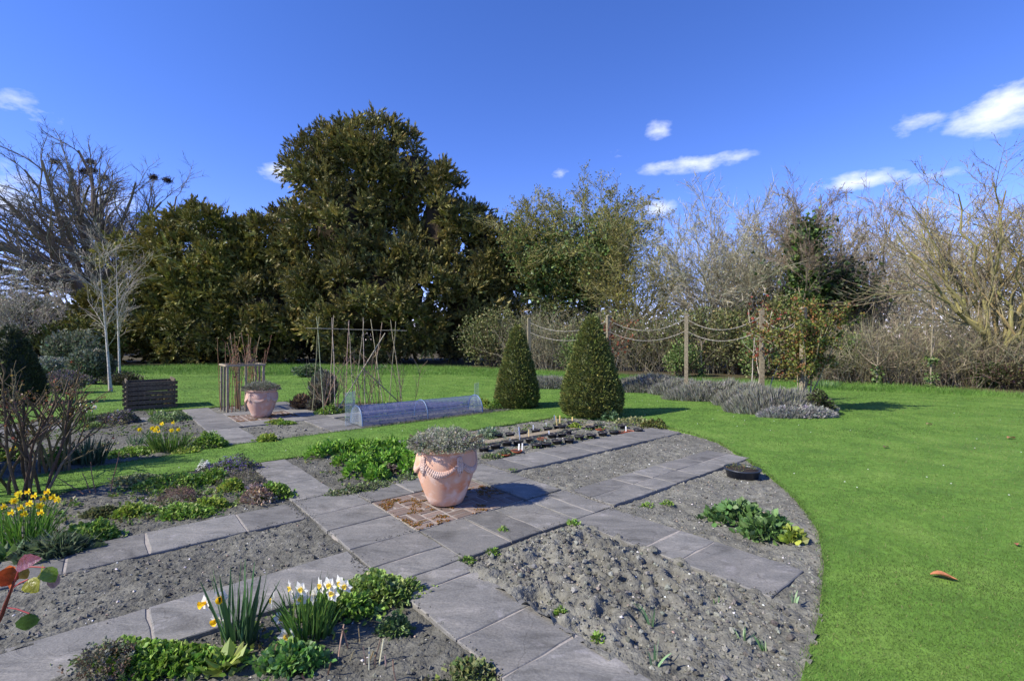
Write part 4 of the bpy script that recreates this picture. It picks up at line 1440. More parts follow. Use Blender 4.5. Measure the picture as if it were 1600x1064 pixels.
# ---- terracotta pots
def big_pot(label, pos, mat, rz, s=1.0):
    root = thing('terracotta_pot', label, 'plant pot', (pos[0], pos[1], .008), rz)
    prof = np.array([(0, 0), (.155, 0), (.178, .012), (.205, .07), (.245, .17), (.283, .28), (.307, .37), (.314, .43), (.306, .49), (.296, .53), (.293, .555)]) * s
    pin = np.array([(.262, .555), (.262, .52), (0, .52)]) * s
    lathe(MB(), prof, 48).build('body', mat, root, smooth=True)
    rim = np.array([(.293, .548), (.312, .556), (.324, .572), (.324, .590), (.314, .602), (.295, .604), (.272, .596), (.262, .575), (.262, .53)]) * s
    lathe(MB(), rim, 48).build('rim', mat, root, smooth=True)
    lathe(MB(), np.array([(.264, .562), (.12, .575), (0, .58)]) * s, 24).build('potting_soil', M_PLANT_SOIL, root)
    n = 5
    rad = lambda z: np.interp(z, prof[:, 1], prof[:, 0])
    sw, ts = None, None
    for k in range(n):
        a0 = 2 * PI * k / n
        if sw is None:
            mb = MB()
            m = 19
            for i in range(m):
                t = (i + .5) / m
                z = (.475 - .115 * (1 - (2 * t - 1) ** 2)) * s
                a = 2 * PI / n * t
                r = rad(z) + .004
                size = (.009 + .014 * (1 - abs(2 * t - 1) ** 1.5)) * s
                c = np.array([r * math.cos(a), r * math.sin(a), z])
                for dz, da, f in ((0, 0, 1), (.018 * s, .03, .75), (-.016 * s, -.03, .75)):
                    cc = np.array([r * math.cos(a + da), r * math.sin(a + da), z + dz])
                    mb.add(ICO1[0] * size * f * np.array([1, 1, 1.1]) + cc, T=ICO1[1])
            sw = mb.mesh('swag', M_TERRA_DULL, True)
            mb = MB()
            for dx, L, w in ((0, .15, .03), (-.022, .12, .024), (.022, .12, .024)):
                z = np.linspace(.5, .5 - L, 7) * s
                for zz, ww in zip(z, np.array([.5, .8, 1, 1.1, 1, .7, .25]) * w):
                    r = rad(zz) + .006
                    mb.add(ICO1[0] * np.array([.014, ww * .6, .02]) * s + np.array([r, dx * s, zz]), T=ICO1[1])
            mb.add(ICO1[0] * np.array([.02, .034, .03]) * s + np.array([rad(.5 * s) + .004, 0, .505 * s]), T=ICO1[1])
            ts = mb.mesh('tassel', M_TERRA_DULL, True)
        link('swag', sw, root, rot=(0, 0, a0))
        link('tassel', ts, root, rot=(0, 0, a0))
    return root


TUFT = [plume(5, .26, .5, srng) for _ in range(3)]
SPR = [sprig_template(7, .16, .34, .7, srng) for _ in range(3)]


def tufts(mb, p, D, L, cols, rng=gr, amp=.2):
    """the same shoots for plants farther off, in fewer faces"""
    M = frames(D, rng=rng)
    n = len(p)
    L = np.broadcast_to(L, n)
    c = vary(cols, n, amp, .06, rng)
    for q in range(3):
        m = np.arange(n) % 3 == q
        stamp(mb, *TUFT[q], p[m], M[m], L[m], c[m])


def sprigs(mb, p, D, L, cols, rng=gr, amp=.2):
    M = frames(D, rng=rng)
    n = len(p)
    L = np.broadcast_to(L, n)
    c = vary(cols, n, amp, .06, rng)
    for q in range(3):
        m = np.arange(n) % 3 == q
        stamp(mb, *SPR[q], p[m], M[m], L[m], c[m])


def dome(n, rx, ry, h, rng=gr, lump=.3, seed=0):
    """points on a lumpy dome with their outward directions"""
    r = np.sqrt(rng.random(n))
    a = rng.random(n) * 2 * PI
    edge = 1 if lump < .3 else .72 + .5 * vnoise(np.c_[np.cos(a) * 1.6 + 9, np.sin(a) * 1.6 + 9 + seed], .8, 40 + seed)
    if lump >= .3:                                             # stragglers round the edge
        st = rng.random(n) < .16
        r = np.where(st, .85 + .55 * rng.random(n) ** 1.5, r)
    x, y = r * np.cos(a) * edge, r * np.sin(a) * edge
    lp = 1 + lump * (vnoise(np.c_[x * rx, y * ry] + 7, max(rx, .05) * .38, 50 + seed) - .5) * 2.6
    z = h * np.clip(1 - r ** 2.6, 0, 1) ** .7 * lp * rng.uniform(.62, 1.02, n)
    D = np.c_[x * .8, y * .8, np.full(n, .55)] + rng.normal(size=(n, 3)) * .35
    return np.c_[x * rx, y * ry, np.maximum(z, .004 + .012 * rng.random(n))], D


def pot_cushion(label, pos, z0, rx, h, cols, n, L):
    root = thing('cushion_plant', label, 'plant', (pos[0], pos[1], z0))
    mb = MB()
    p, D = dome(n, rx, rx, h, lump=.2)
    sprigs(mb, p, D, gr.uniform(.6, 1.3, n) * L, cols, amp=.22)
    mb.build('foliage', M_MATT, root)
    m = 60
    a = gr.random(m) * 2 * PI
    mb = MB()
    tubes(mb, arcs(np.c_[np.cos(a) * .1, np.sin(a) * .1, np.full(m, -.03)], np.c_[np.cos(a), np.sin(a), np.full(m, .6)], rx * .9, 4, .1, .1, gr), .004, 3, C(96, 84, 70))
    mb.build('stems', M_BARK, root)


P1, P2 = UV(.0, .0), UV(-.06, 7.35)
big_pot('large weathered terracotta pot with moulded swags on the brick square, nearest the camera', P1, M_TERRA, math.radians(-128))
pot_cushion('grey green cushion of small leaves filling the nearest terracotta pot', P1, .575, .36, .15, [C(160, 160, 138), C(140, 144, 116), C(176, 170, 154), C(132, 140, 108)], 3000, .062)
big_pot('pinkish terracotta pot with a moulded swag on the far paving by the cage', P2, M_TERRA2, math.radians(-110))
pot_cushion('grey cushion plant filling the far terracotta pot', P2, .575, .36, .17, [C(140, 138, 122), C(118, 122, 98)], 1700, .06)


# ---- clipped yew cones
def topiary(label, pos, H, R, n, cols, rng):
    root = thing('topiary_cone', label, 'topiary', pos)
    zs = np.array([0, .04, .12, .25, .4, .55, .7, .82, .92, .97, 1.0])
    rs = np.array([.86, .95, 1.0, .93, .8, .65, .49, .35, .22, .13, 0])
    mb = MB()
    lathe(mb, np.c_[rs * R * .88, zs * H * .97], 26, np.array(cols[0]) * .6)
    tubes(mb, np.array([[0, 0, -.05], [0, 0, .3]]), .05, 6, C(70, 52, 40))
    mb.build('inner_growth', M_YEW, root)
    A = (rs[1:] + rs[:-1]) * np.diff(zs) + .005
    k = rng.choice(len(A), n, p=A / A.sum())
    t = rng.random(n)
    z = (zs[k] * (1 - t) + zs[k + 1] * t) * H
    r = (rs[k] * (1 - t) + rs[k + 1] * t) * R
    a = rng.random(n) * 2 * PI
    bumps = 1 + .06 * (vnoise(np.c_[a * R, z], .1, 61) - .5) * 2 + .09 * (vnoise(np.c_[np.cos(a) * R + 5, z + np.sin(a) * R], .4, 62) - .5) + .05 * (rng.random(n) < .03)
    p = np.c_[np.cos(a) * r * bumps, np.sin(a) * r * bumps, z + .01] * rng.uniform(.955, 1.015, (n, 1))
    D = np.c_[np.cos(a), np.sin(a), np.full(n, .7)] + rng.normal(size=(n, 3)) * .35
    mb = MB()
    tufts(mb, p, D, rng.uniform(.06, .115, n), cols, rng, .22)
    mb.build('clipped_foliage', M_YEW, root)


TOPC = [C(100, 110, 56), C(118, 124, 62), C(84, 94, 50), C(134, 134, 70)]
topiary('larger clipped yew cone at the end of the small pots bed', G(924, 648), 2.22, .64, 10000, TOPC, gr)
topiary('smaller clipped yew cone at the right end of the far bed', G(808, 635), 2.02, .5, 7500, TOPC, gr)
topiary('dark clipped yew cone at the left edge behind the rose bushes', G(18, 632), 2.05, .66, 5500, [C(62, 72, 44), C(76, 82, 50), C(54, 62, 38)], gr)

topiary('clipped yew cone just outside the left edge that shades the grass strip', (-7.3, 6.0), 2.2, .64, 3500, TOPC, gr)


# ---- lavender hedge pieces
def lavender(label, px, py, hw, h, cols, n, depth=.5, rng=gr, fine=1.0):
    p0 = G(px, py)
    d = p0[1] + depth
    pos = ((px - 800) / FPX * d, d)
    rx = hw / FPX * d
    root = thing('lavender', label, 'lavender', pos)
    p, D = dome(n, rx, depth, h * .8, rng, .28)
    p = p * np.array([1.08, 1, 1])
    D = np.c_[p[:, 0] / rx * .55, p[:, 1] / depth * .45, np.full(n, 1.0)] + rng.normal(size=(n, 3)) * .16
    mb = MB()
    s = rng.uniform(.1, .2, n) * fine
    stamp(mb, *TRI, p - np.array([0, 0, .05]), frames(D, rng=rng), np.stack([s * .13, s, s * .13], -1), vary(cols, n, .2, .04, rng))
    m = n // 4
    p, D = dome(m, rx * .97, depth * .97, h * .72, rng, .15)
    tufts(mb, p, D, rng.uniform(.07, .13, m), np.array(cols) * .9, rng)
    mb.build('foliage', M_MATT, root)
    core = MB().add(ICO2[0] * np.array([rx * .9, depth * .88, h * .62]) * (1 + .06 * rng.normal(size=(len(ICO2[0]), 1))), T=ICO2[1], col=C(96, 90, 82))
    core.V[0][:, 2] = np.maximum(core.V[0][:, 2], -.02)
    core.build('woody_base', M_MATT, root)


LAV = [C(140, 138, 128), C(128, 127, 114), C(156, 154, 144), C(130, 134, 110)]
lavender('grey lavender mound between the two right topiary cones', 858, 608, 30, .5, LAV, 4200, .45)
lavender('long grey lavender mound right of the larger topiary', 1012, 614, 74, .56, LAV, 7500, .6)
lavender('grey lavender mound below the third rope post', 1118, 628, 76, .56, LAV, 8500, .6)
lavender('nearest and largest grey lavender mound, by the climbing rose', 1218, 650, 78, .6, LAV, 9500, .62)
lavender('small grey lavender mound filling in left of the third rope post', 1064, 619, 46, .52, LAV, 4500, .6)
lavender('small grey lavender mound left of the nearest mound', 1166, 638, 46, .54, LAV, 5000, .6)
lavender('low silvery lavender edging in front of the climbing rose', 1246, 654, 58, .26, [C(158, 156, 152), C(142, 142, 132)], 3400, .22, fine=.7)
bush('low_evergreen', 'small dark leafy bush at the right end of the lavender', (spot(1278, 600, 11.0)[0], 11.0), (.3, .3, .27), [C(70, 82, 44), C(86, 98, 52), C(64, 58, 46)], 1100, .06, gr, OVAL)

# ---- rope posts and ropes
POSTS = [(827, 17.3, 'first weathered post, left of the larger topiary'), (951, 15.4, 'second weathered post, right behind the larger topiary'), (1072, 14.3, 'third weathered post, standing clear above the lavender'),
         (1190, 12.7, 'fourth weathered post with a climber tied to it'), (1254, 11.5, 'fifth weathered post hidden in the climbing rose')]
PP = []
for x, d, l in POSTS:
    X, Y = at(x, d)
    PP.append((X, Y))
    root = thing('rope_post', 'square timber rope post, ' + l, 'post', (X, Y), gr.uniform(-.4, .4), 'rope posts along the lavender')
    c = C(128, 118, 98)
    mb = MB()
    beam(mb, (0, 0, -.1), (gr.normal() * .015, gr.normal() * .015, 2.42), .105, .105, c)
    mb.build('shaft', M_WOOD, root)
    box(MB(), -.062, .062, -.062, .062, 2.415, 2.455, C(136, 126, 106), .01).build('cap', M_WOOD, root)
for k in range(4):
    for z, sag, nm in ((2.3, .34, 'upper'), (1.95, .3, 'lower')):
        a, b = np.array([*PP[k], z]), np.array([*PP[k + 1], z])
        t = np.linspace(0, 1, 22)[:, None]
        P = a * (1 - t) + b * t - np.array([0, 0, 1]) * sag * 4 * t * (1 - t)
        mb = MB()
        for ph in (0, PI):                                     # two strands laid round each other
            tw = t[:, 0] * 60 + ph
            tubes(mb, (P + np.c_[np.zeros(22), np.cos(tw), np.sin(tw)] * .007)[None], .008, 5, C(142, 136, 126))
        tag(mb.build('rope', M_WOOD, smooth=True), f'{nm} swagged pale rope between the {ORD[k]} and {ORD[k + 1]} posts from the left', 'rope', 'ropes between the posts')


# ---- climbing roses
def climber(label, pos, h, w, nst, cols, nleaf, size, rng, sc=C(150, 138, 112), hi=.35):
    root = thing('climbing_rose', label, 'climber', pos)
    D = np.c_[rng.normal(size=(nst, 2)) * .12, np.ones(nst)]
    P = arcs(np.c_[rng.normal(size=(nst, 2)) * .12, np.full(nst, -.03)], D, h * rng.uniform(.75, 1.02, nst), 10, .0, .12, rng)
    R = np.broadcast_to(np.linspace(.016, .007, 10), (nst, 10))
    l2 = grow(P, R, np.full(nst, h), 7, .28, (.9, .3), 6, .0, .16, hi, .6, .4, rng)
    sc_ = w / max(np.abs(l2[0][..., 0]).max(), .01)
    if sc_ < 1:
        l2[0][..., :2] *= sc_
    mb = MB()
    tubes(mb, P, R, 5, vary([sc], nst, .15, .04, rng))
    tubes(mb, l2[0], np.maximum(l2[1], .004), 3, vary([sc], len(l2[0]), .15, .04, rng))
    mb.build('stems', M_BARK, root, smooth=True)
    pts = np.concatenate([l2[0].reshape(-1, 3), P[:, 5:].reshape(-1, 3)])
    p = pts[rng.integers(0, len(pts), nleaf)] + rng.normal(size=(nleaf, 3)) * .05
    s = size * rng.uniform(.6, 1.3, nleaf)
    mb = MB()
    stamp(mb, *LEAF, p, frames(rng.normal(size=(nleaf, 3)) + np.array([-.2, -.3, -.2]), rng=rng), s, vary(cols, nleaf, .25, .1, rng))
    mb.build('leaves', M_LEAF, root)


climber('climbing rose with bronze green young leaves on the fifth post by the lavender', at(1256, 11.7), 2.85, 1.0, 11, [C(112, 116, 54), C(126, 116, 56), C(98, 108, 50), C(118, 124, 58), C(132, 92, 58)], 8500, .06, gr, hi=.3)
climber('climber with a few red young leaves on the fourth rope post', at(1189, 12.85), 2.75, .8, 5, [C(136, 62, 48), C(120, 92, 52)], 420, .075, gr, C(168, 160, 146), .4)
climber('climber with sparse red leaves on the second rope post', at(956, 15.6), 2.6, 1.3, 5, [C(136, 66, 50), C(116, 84, 52)], 520, .08, gr, C(140, 128, 110), .5)


# ---- compost bin
bp = np.array([-9.14, 11.54])
rz = ROTA
root = thing('compost_bin', 'dark slatted timber compost bin on the lawn edge below the birches', 'compost bin', (bp[0], bp[1], 0), rz)
W_, D_, hb = .94, .9, .098
DARK = C(96, 86, 70)
bx_ = box(MB(), -.06, W_ + .06, -.012, .012, 0, .084, DARK).mesh('board', M_WOOD)
by_ = box(MB(), -.014, .014, -.06, D_ + .06, 0, .084, DARK).mesh('board', M_WOOD)
for k in range(6):
    z = .02 + k * .112
    for y in (0, D_):
        link('board', bx_, root, (0, y + gr.normal() * .004, z), (gr.normal() * .02, gr.normal() * .008, 0))
    for x in (0, W_):
        link('board', by_, root, (x, 0, z + .056), (gr.normal() * .006, 0, 0))
for x, y in ((.05, .05), (W_ - .05, .05), (.05, D_ - .05), (W_ - .05, D_ - .05)):
    beam(MB(), (x, y, -.1), (x, y, .66), .05, .05, DARK).build('corner_post', M_WOOD, root)
n = 700
p = np.c_[gr.uniform(.06, W_ - .06, n), gr.uniform(.06, D_ - .06, n), gr.uniform(.02, .3, n)]
mb = MB()
stamp(mb, *OVAL, p, frames(gr.normal(size=(n, 3))), gr.uniform(.04, .09, n), vary([C(92, 74, 50), C(110, 112, 60), C(70, 58, 42)], n, .25))
tag(mb.build('compost_heap', M_MATT, loc=(bp[0], bp[1], 0)), 'heap of brown garden waste inside the slatted bin', 'compost', kind='stuff').rotation_euler = (0, 0, rz)

# ---- timber cage with raspberry canes
root = thing('plant_cage', 'square timber frame cage around tall canes beside the far pot', 'plant cage', UV(-.12, 8.95), ROTA)
wc = C(150, 138, 116)
hw = .38
cn = [(-hw, -hw), (hw, -hw), (hw, hw), (-hw, hw)]
for i, (x, y) in enumerate(cn):
    beam(MB(), (x, y, -.1), (x, y, 1.06), .045, .045, wc).build('post', M_WOOD, root)
    x2, y2 = cn[(i + 1) % 4]
    beam(MB(), (x * 1.06, y * 1.06, 1.085), (x2 * 1.06, y2 * 1.06, 1.085), .05, .04, wc).build('rail', M_WOOD, root)
    beam(MB(), ((x + x2) / 2, (y + y2) / 2, -.1), ((x + x2) / 2, (y + y2) / 2, 1.06), .04, .04, wc * .85).build('post', M_WOOD, root)
root = thing('raspberry_canes', 'tall reddish brown canes growing up through the timber cage', 'canes', UV(-.12, 8.95))
n = 34
P = arcs(np.c_[gr.uniform(-.42, .42, (n, 2)), np.full(n, -.03)], np.c_[gr.normal(size=(n, 2)) * .06, np.ones(n)], gr.uniform(1.2, 1.95, n), 8, 0, .05, gr)
for q_ in P:
    tubes(mb := MB(), q_, np.linspace(.009, .005, 8), 4, vary([C(140, 108, 82), C(124, 92, 72), C(150, 128, 98)], 1, .15)[0])
    mb.build('cane', M_BARK, root)
tl = grow(P, np.full((n, 8), .006), np.full(n, 1.6), 5, .07, (.6, .3), 3, .1, .1, .4, .7, .6, gr)
tubes(mb := MB(), tl[0], np.maximum(tl[1], .003), 3, C(150, 110, 80))
p = P[:, 3:].reshape(-1, 3)
p = p[gr.integers(0, len(p), 160)] + gr.normal(size=(160, 3)) * .02
stamp(mb, *LEAF, p, frames(gr.normal(size=(160, 3)) + np.array([0, 0, 1])), gr.uniform(.03, .06, 160), vary([C(128, 132, 70), C(150, 112, 80)], 160))
mb.build('buds', M_LEAF, root)['kind'] = 'stuff'

# ---- bean canes: pairs of bamboo tied over a ridge pole
root = thing('bean_cane_frame', 'bamboo bean frame of crossed canes under one ridge pole in the far bed', 'cane frame', UV(2.1, 7.2), ROTA)
BAM = C(158, 148, 124)
us = [-.98, -.68, -.3, .08, .45, .92]
for k, u in enumerate(us):
    for s_ in (-1, 1):
        b = np.array([u + gr.normal() * .05, s_ * .36, -.05])
        t = np.array([u + gr.normal() * .05 + s_ * .015, -s_ * .07, 2.2 + gr.normal() * .06])
        tubes(mb := MB(), np.linspace(b, t, 6) + gr.normal(size=(6, 3)) * .006, np.linspace(.011, .007, 6), 6, vary([BAM], 1, .1)[0])
        mb.build('cane', M_WOOD, root, smooth=True)
tubes(mb := MB(), np.linspace((-1.28, 0, 1.95), (1.28, 0, 1.92), 8) + gr.normal(size=(8, 3)) * .004, .011, 6, BAM)
mb.build('ridge_pole', M_WOOD, root, smooth=True)
tubes(mb := MB(), np.linspace((-.75, -.4, .0), (.62, -.1, 1.85), 6), .013, 6, BAM)
mb.build('brace', M_WOOD, root, smooth=True)
tubes(mb := MB(), np.linspace((.95, -.35, .05), (-.1, -.3, 1.05), 6), .012, 6, BAM * .7)
mb.build('brace', M_WOOD, root, smooth=True)
root = thing('pea_sticks', 'branching hazel pea sticks pushed in among the bean canes', 'sticks', UV(2.2, 7.1), ROTA)
n = 24
P = arcs(np.c_[gr.uniform(-1.35, 1.15, n), gr.uniform(-.4, .4, n), np.full(n, -.03)], np.c_[gr.normal(size=(n, 2)) * .18, np.ones(n)], gr.uniform(.9, 1.5, n), 7, 0, .1, gr)
tubes(mb := MB(), P, np.linspace(.011, .005, 7)[None], 4, vary([C(126, 108, 86)], n))
l2 = grow(P, np.full((n, 7), .008), np.full(n, 1.3), 7, .36, (.6, .2), 4, .02, .1, .25, .7, .5, gr)
tubes(mb, l2[0], np.maximum(l2[1], .003), 3, vary([C(132, 114, 92)], len(l2[0])))
mb.build('sticks', M_BARK, root)

# ---- cloche tunnel
root = thing('cloche_tunnel', 'long low bluish plastic cloche tunnel along the grass strip', 'cloche', UV(2.58, 5.05), ROTA)
hl, hwid, hh_ = 1.45, .28, .36


def tunnel(x0, x1):
    xs = np.linspace(x0, x1, 90)
    th = np.linspace(0, PI, 17)
    X, T_ = np.meshgrid(xs, th, indexing='ij')
    rr = 1 + .004 * np.cos(X * 2 * PI / .13) + .02 * (vnoise(np.stack([X * 3, T_], -1), .7, 33) - .5)
    V = np.stack([X, np.cos(T_) * hwid * rr, np.sin(T_) ** .8 * hh_ * rr + .01], -1)
    i, j = np.meshgrid(np.arange(89), np.arange(16), indexing='ij')
    Q = np.stack([i * 17 + j, (i + 1) * 17 + j, (i + 1) * 17 + j + 1, i * 17 + j + 1], -1).reshape(-1, 4)
    return MB().add(V.reshape(-1, 3), Q=Q)


tunnel(-hl, -.02).build('panel', M_CLOCHE, root, smooth=True)
tunnel(.02, hl).build('panel', M_CLOCHE, root, smooth=True)
th = np.linspace(0, PI, 17)
for x in (-hl, 0, hl):
    tubes(mb := MB(), np.c_[np.full(17, x), np.cos(th) * hwid * 1.03, np.sin(th) ** .8 * hh_ * 1.03 + .01], .014, 6)
    mb.build('hoop', M_HOOP, root, smooth=True)
for y, z in ((0, hh_ * 1.035), (-hwid * .93, .17), (hwid * .93, .17)):
    tubes(mb := MB(), np.linspace((-hl, y, z), (hl, y, z), 4), .007, 5)
    mb.build('rail', M_HOOP, root, smooth=True)
for x in (-hl - .012, hl + .012):
    V = [(x, 0, .01)] + [(x, math.cos(t) * hwid, math.sin(t) ** .8 * hh_ + .01) for t in th]
    MB().add(V, T=[(0, i, i + 1) for i in range(1, 17)]).build('end_panel', M_CLEAR, root)
for u, l in ((1.03, 'left'), (4.12, 'right')):
    o = box(MB(), -.19, .19, -.004, .004, -.03, .66).build('acrylic_sheet', M_CLEAR, loc=(*UV(u, 5.12), 0))
    o.rotation_euler = (0, 0, ROTA + PI / 2 - .9)
    tag(o, f'clear upright plastic sheet at the {l} end of the cloche tunnel', 'sheet')


# ---- rows of small pots
def small_pot_mesh(r, h, c):
    mb = MB()
    lathe(mb, [(0, 0), (r * .78, 0), (r * .95, h * .8), (r * 1.06, h * .8), (r * 1.06, h), (r * .96, h), (r * .93, h * .78)], 18, c)
    return mb


BLK, RED = C(44, 46, 52), C(176, 92, 60)
ROWS = {'back': [(190, 245, 0), (285, 238, 0), (385, 222, 0), (485, 208, 0), (580, 192, 0), (662, 160, 1), (672, 182, 2), (780, 160, 2)],
        'middle': [(80, 348, 0), (170, 328, 0), (258, 304, 0), (348, 296, 0), (440, 278, 0), (535, 264, 1), (612, 243, 0), (692, 238, 0), (730, 218, 0), (912, 182, 0), (972, 168, 0)],
        'front': [(245, 382, 1), (335, 358, 1), (490, 324, 0), (565, 316, 0), (650, 294, 0), (745, 284, 0), (825, 258, 0), (920, 247, 0), (1008, 230, 0), (988, 188, 1), (1095, 220, 0), (1150, 213, 1), (1215, 205, 1), (1285, 205, 0), (1160, 172, 0)]}
meshes = {}
seedl = 0
for row, lst in ROWS.items():
    lst = sorted(lst)
    cb = cr = 0
    for x, y, ty in lst:
        px, py = 740 + x * .2, 630 + y * .2 + 3
        p = G(px, py)
        if ty == 1:
            lab = f'shallow orange clay pan, {ORD[cr]} from the left in the {row} row of small pots'
            cr += 1
        else:
            lab = f'black plastic pot, {ORD[cb]} black one from the left in the {row} row of small pots'
            cb += 1
        if ty not in meshes:
            r, h = ((.085, .085), (.085, .045), (.125, .11))[ty]
            meshes[ty] = (small_pot_mesh(r, h, RED if ty == 1 else BLK).mesh('body', M_PLAST if ty != 1 else M_STONE, True), lathe(MB(), [(r * .95, h * .86), (r * .4, h * .9), (0, h * .92)], 14).mesh('compost', M_PLANT_SOIL), r, h)
        body, soil_, r, h = meshes[ty]
        root = thing('clay_pan' if ty == 1 else 'plastic_pot', lab, 'plant pot', (p[0], p[1], -.035), gr.random() * 6, 'small pots standing on the bed')
        link('body', body, root)
        link('compost', soil_, root)
        if gr.random() < .62:
            n = int(gr.integers(14, 34))
            pp, D = dome(n, r * .7, r * .7, .05, gr)
            mb = MB()
            sprigs(mb, pp, D, gr.uniform(.03, .07, n), [[C(92, 112, 60), C(112, 124, 78)], [C(120, 128, 108), C(100, 112, 92)], [C(86, 74, 80), C(104, 110, 66)]][int(gr.integers(0, 3))])
            o = thing('seedling', f'seedling tuft in the {ORD[cr - 1] if ty == 1 else ORD[cb - 1]} {"clay pan" if ty == 1 else "black pot"} of the {row} pot row', 'seedling', (p[0], p[1], -.035 + h * .9), group='seedlings in the small pots')
            mb.build('leaves', M_LEAF, o)
LABS = [(365, 180, 285, 0), (432, 198, 262, 1), (466, 160, 200, 0), (570, 145, 175, 0), (655, 92, 180, 1), (672, 86, 165, 1), (770, 98, 145, 1), (590, 208, 238, 0), (1107, 180, 208, 0), (1190, 172, 200, 0), (283, 270, 292, 0), (352, 312, 348, 0),
                                       (379, 305, 335, 0), (555, 276, 300, 0), (176, 208, 232, 0), (632, 84, 108, 0)]


def lab_ord(x, y):
    w = [l for l in LABS if l[0] == x and l[2] == y][0][3]
    return ORD[sorted(l[0] for l in LABS if l[3] == w).index(x)] + ' of its kind from the left'


for k, (x, y0, y1, wood) in enumerate(LABS):
    px, py = 740 + x * .2, 630 + y1 * .2 + 4
    p = G(px, py)
    h = (y1 - y0) * .2 / FPX * p[1] + .03
    col = C(214, 186, 120) if wood else C(226, 226, 222)
    box(mb := MB(), -.011, .011, -.0015, .0015, -.03, h, col)
    o = mb.build('plant_label', M_PLAST, loc=(p[0], p[1], .0))
    o.rotation_euler = (gr.normal() * .08, gr.normal() * .1, gr.normal() * .5)
    tag(o, f'{"pale wooden" if wood else "white plastic"} plant label among the small pots, {lab_ord(x, y1)}', 'plant label', 'plant labels among the small pots')
a, b = G(743, 694), G(938, 662)
o = thing('plank', 'long weathered plank laid between the rows of small pots', 'plank', ((a + b) / 2), math.atan2(*(b - a)[::-1]))
L = np.linalg.norm(b - a)
box(MB(), -L / 2, L / 2, -.1, .1, -.03, .012, C(140, 128, 108), .004).build('board', M_WOOD, o)

# sunk black bowl in the right bed
p = G(1160, 742)
root = thing('black_bowl', 'wide black plastic bowl of weeds sunk in the right hand bed', 'plant pot', (p[0], p[1], -.05))
lathe(MB(), [(0, 0), (.17, 0), (.205, .12), (.218, .125), (.218, .14), (.2, .14), (.195, .11)], 28, C(42, 48, 58)).build('body', M_PLAST, root, smooth=True)
lathe(MB(), [(.197, .105), (.1, .112), (0, .115)], 18).build('compost', M_PLANT_SOIL, root)
pp, D = dome(70, .16, .16, .05, gr)
o = thing('weeds', 'small green weeds growing in the wide black bowl', 'weeds', (p[0], p[1], .06))
sprigs(mb := MB(), pp, D, gr.uniform(.03, .06, 70), [C(96, 112, 60), C(118, 124, 74), C(124, 104, 70)])
mb.build('leaves', M_LEAF, o)


# ---- plants in the beds
def soilz(pos):
    q = toUV(np.asarray(pos)[None])
    return float(soil_height(q)[0])


def cushion(name, label, px, py, wpx, h, cols, n, size, tpl=OVAL, cat='plant', flowers=None, group=None, asp=.75, mat=None, wl_=(.85, 1), style='leaf', lump=.35, rng=gr):
    """a low leafy clump, wpx wide in the photograph; flowers = (count, size, colours)"""
    pos = G(px, py)
    rx = wpx / 2 / FPX * pos[1]
    ry = rx * asp
    root = thing(name, label, cat, (pos[0], pos[1], soilz(pos) - .004), group=group)
    if pos[1] > 6.2 and tpl is not TRI:
        tpl = LEAF
    elif tpl is LOBED and pos[1] > 4.2:
        tpl = OVAL
    p, D = dome(n, rx, ry, h, rng, lump, int(px) % 9)
    mb = MB()
    if style == 'sprig':
        sprigs(mb, p * np.array([1, 1, .8]), D + np.array([0, 0, .5]), rng.uniform(.6, 1.3, n) * size, cols, rng, .22)
    else:
        s = size * rng.uniform(.6, 1.25, n)
        stamp(mb, *tpl, p, frames(D + rng.normal(size=(n, 3)) * .25, rng=rng), np.stack([s * wl_[0], s * wl_[1], s * wl_[0]], -1), vary(cols, n, .22, .07, rng))
        # inner layer and stalks so that the clump has body
        k = n // 2
        p2, D2 = dome(k, rx * .9, ry * .9, h * .7, rng, lump, int(px) % 9)
        s = size * rng.uniform(.5, 1, k)
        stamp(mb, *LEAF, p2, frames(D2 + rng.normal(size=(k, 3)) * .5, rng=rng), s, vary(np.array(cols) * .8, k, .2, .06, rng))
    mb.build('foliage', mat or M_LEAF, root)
    if flowers:
        m, fs, fc = flowers
        p, D = dome(m, rx * .95, ry * .95, h * 1.08, rng, lump, int(px) % 9)
        mb = MB()
        s = fs * rng.uniform(.7, 1.2, m)
        for k in range(4):
            stamp(mb, *OVAL, p + np.array([0, 0, fs * .4]), frames(np.tile([math.cos(k * PI / 2), math.sin(k * PI / 2), .35], (m, 1)) + rng.normal(size=(m, 3)) * .15, (0, 0, 1)), s, vary(fc, m, .12, .05, rng))
        mb.build('flowers', M_PETAL, root)
    return root


YEL, WHI, ORA = C(250, 208, 30), C(240, 238, 228), C(246, 176, 24)
PET = {}
for nm, pc, tc_ in (('yellow', C(244, 226, 60), C(246, 214, 50)), ('white', WHI, C(250, 220, 90)), ('gold', C(244, 226, 60), C(246, 206, 44)), ('bicolour', WHI, C(252, 206, 40))):
    mb = MB()
    for k in range(6):
        a = k * PI / 3
        stamp(mb, *OVAL, np.zeros((1, 3)), frames(np.array([[math.cos(a), -.12, math.sin(a)]]), (0, -1, 0)), np.array([[.9, 1, .9]]) * .036, pc)
    pm = mb.mesh('flower', M_PETAL)
    mb = MB()
    k = 10
    aa_ = np.arange(k) * 2 * PI / k
    rings = [(.006, .0), (.009, -.012), (.011, -.022), (.017, -.03)] if nm != 'white' else [(.005, .0), (.008, -.006), (.010, -.010), (.011, -.013)]
    V = np.array([(math.cos(a) * r, y, math.sin(a) * r) for r, y in rings for a in aa_])
    mb.add(V, Q=[(i * k + j, i * k + (j + 1) % k, (i + 1) * k + (j + 1) % k, (i + 1) * k + j) for i in range(3) for j in range(k)], col=tc_)
    PET[nm] = (pm, mb.mesh('trumpet', M_PETAL, True))


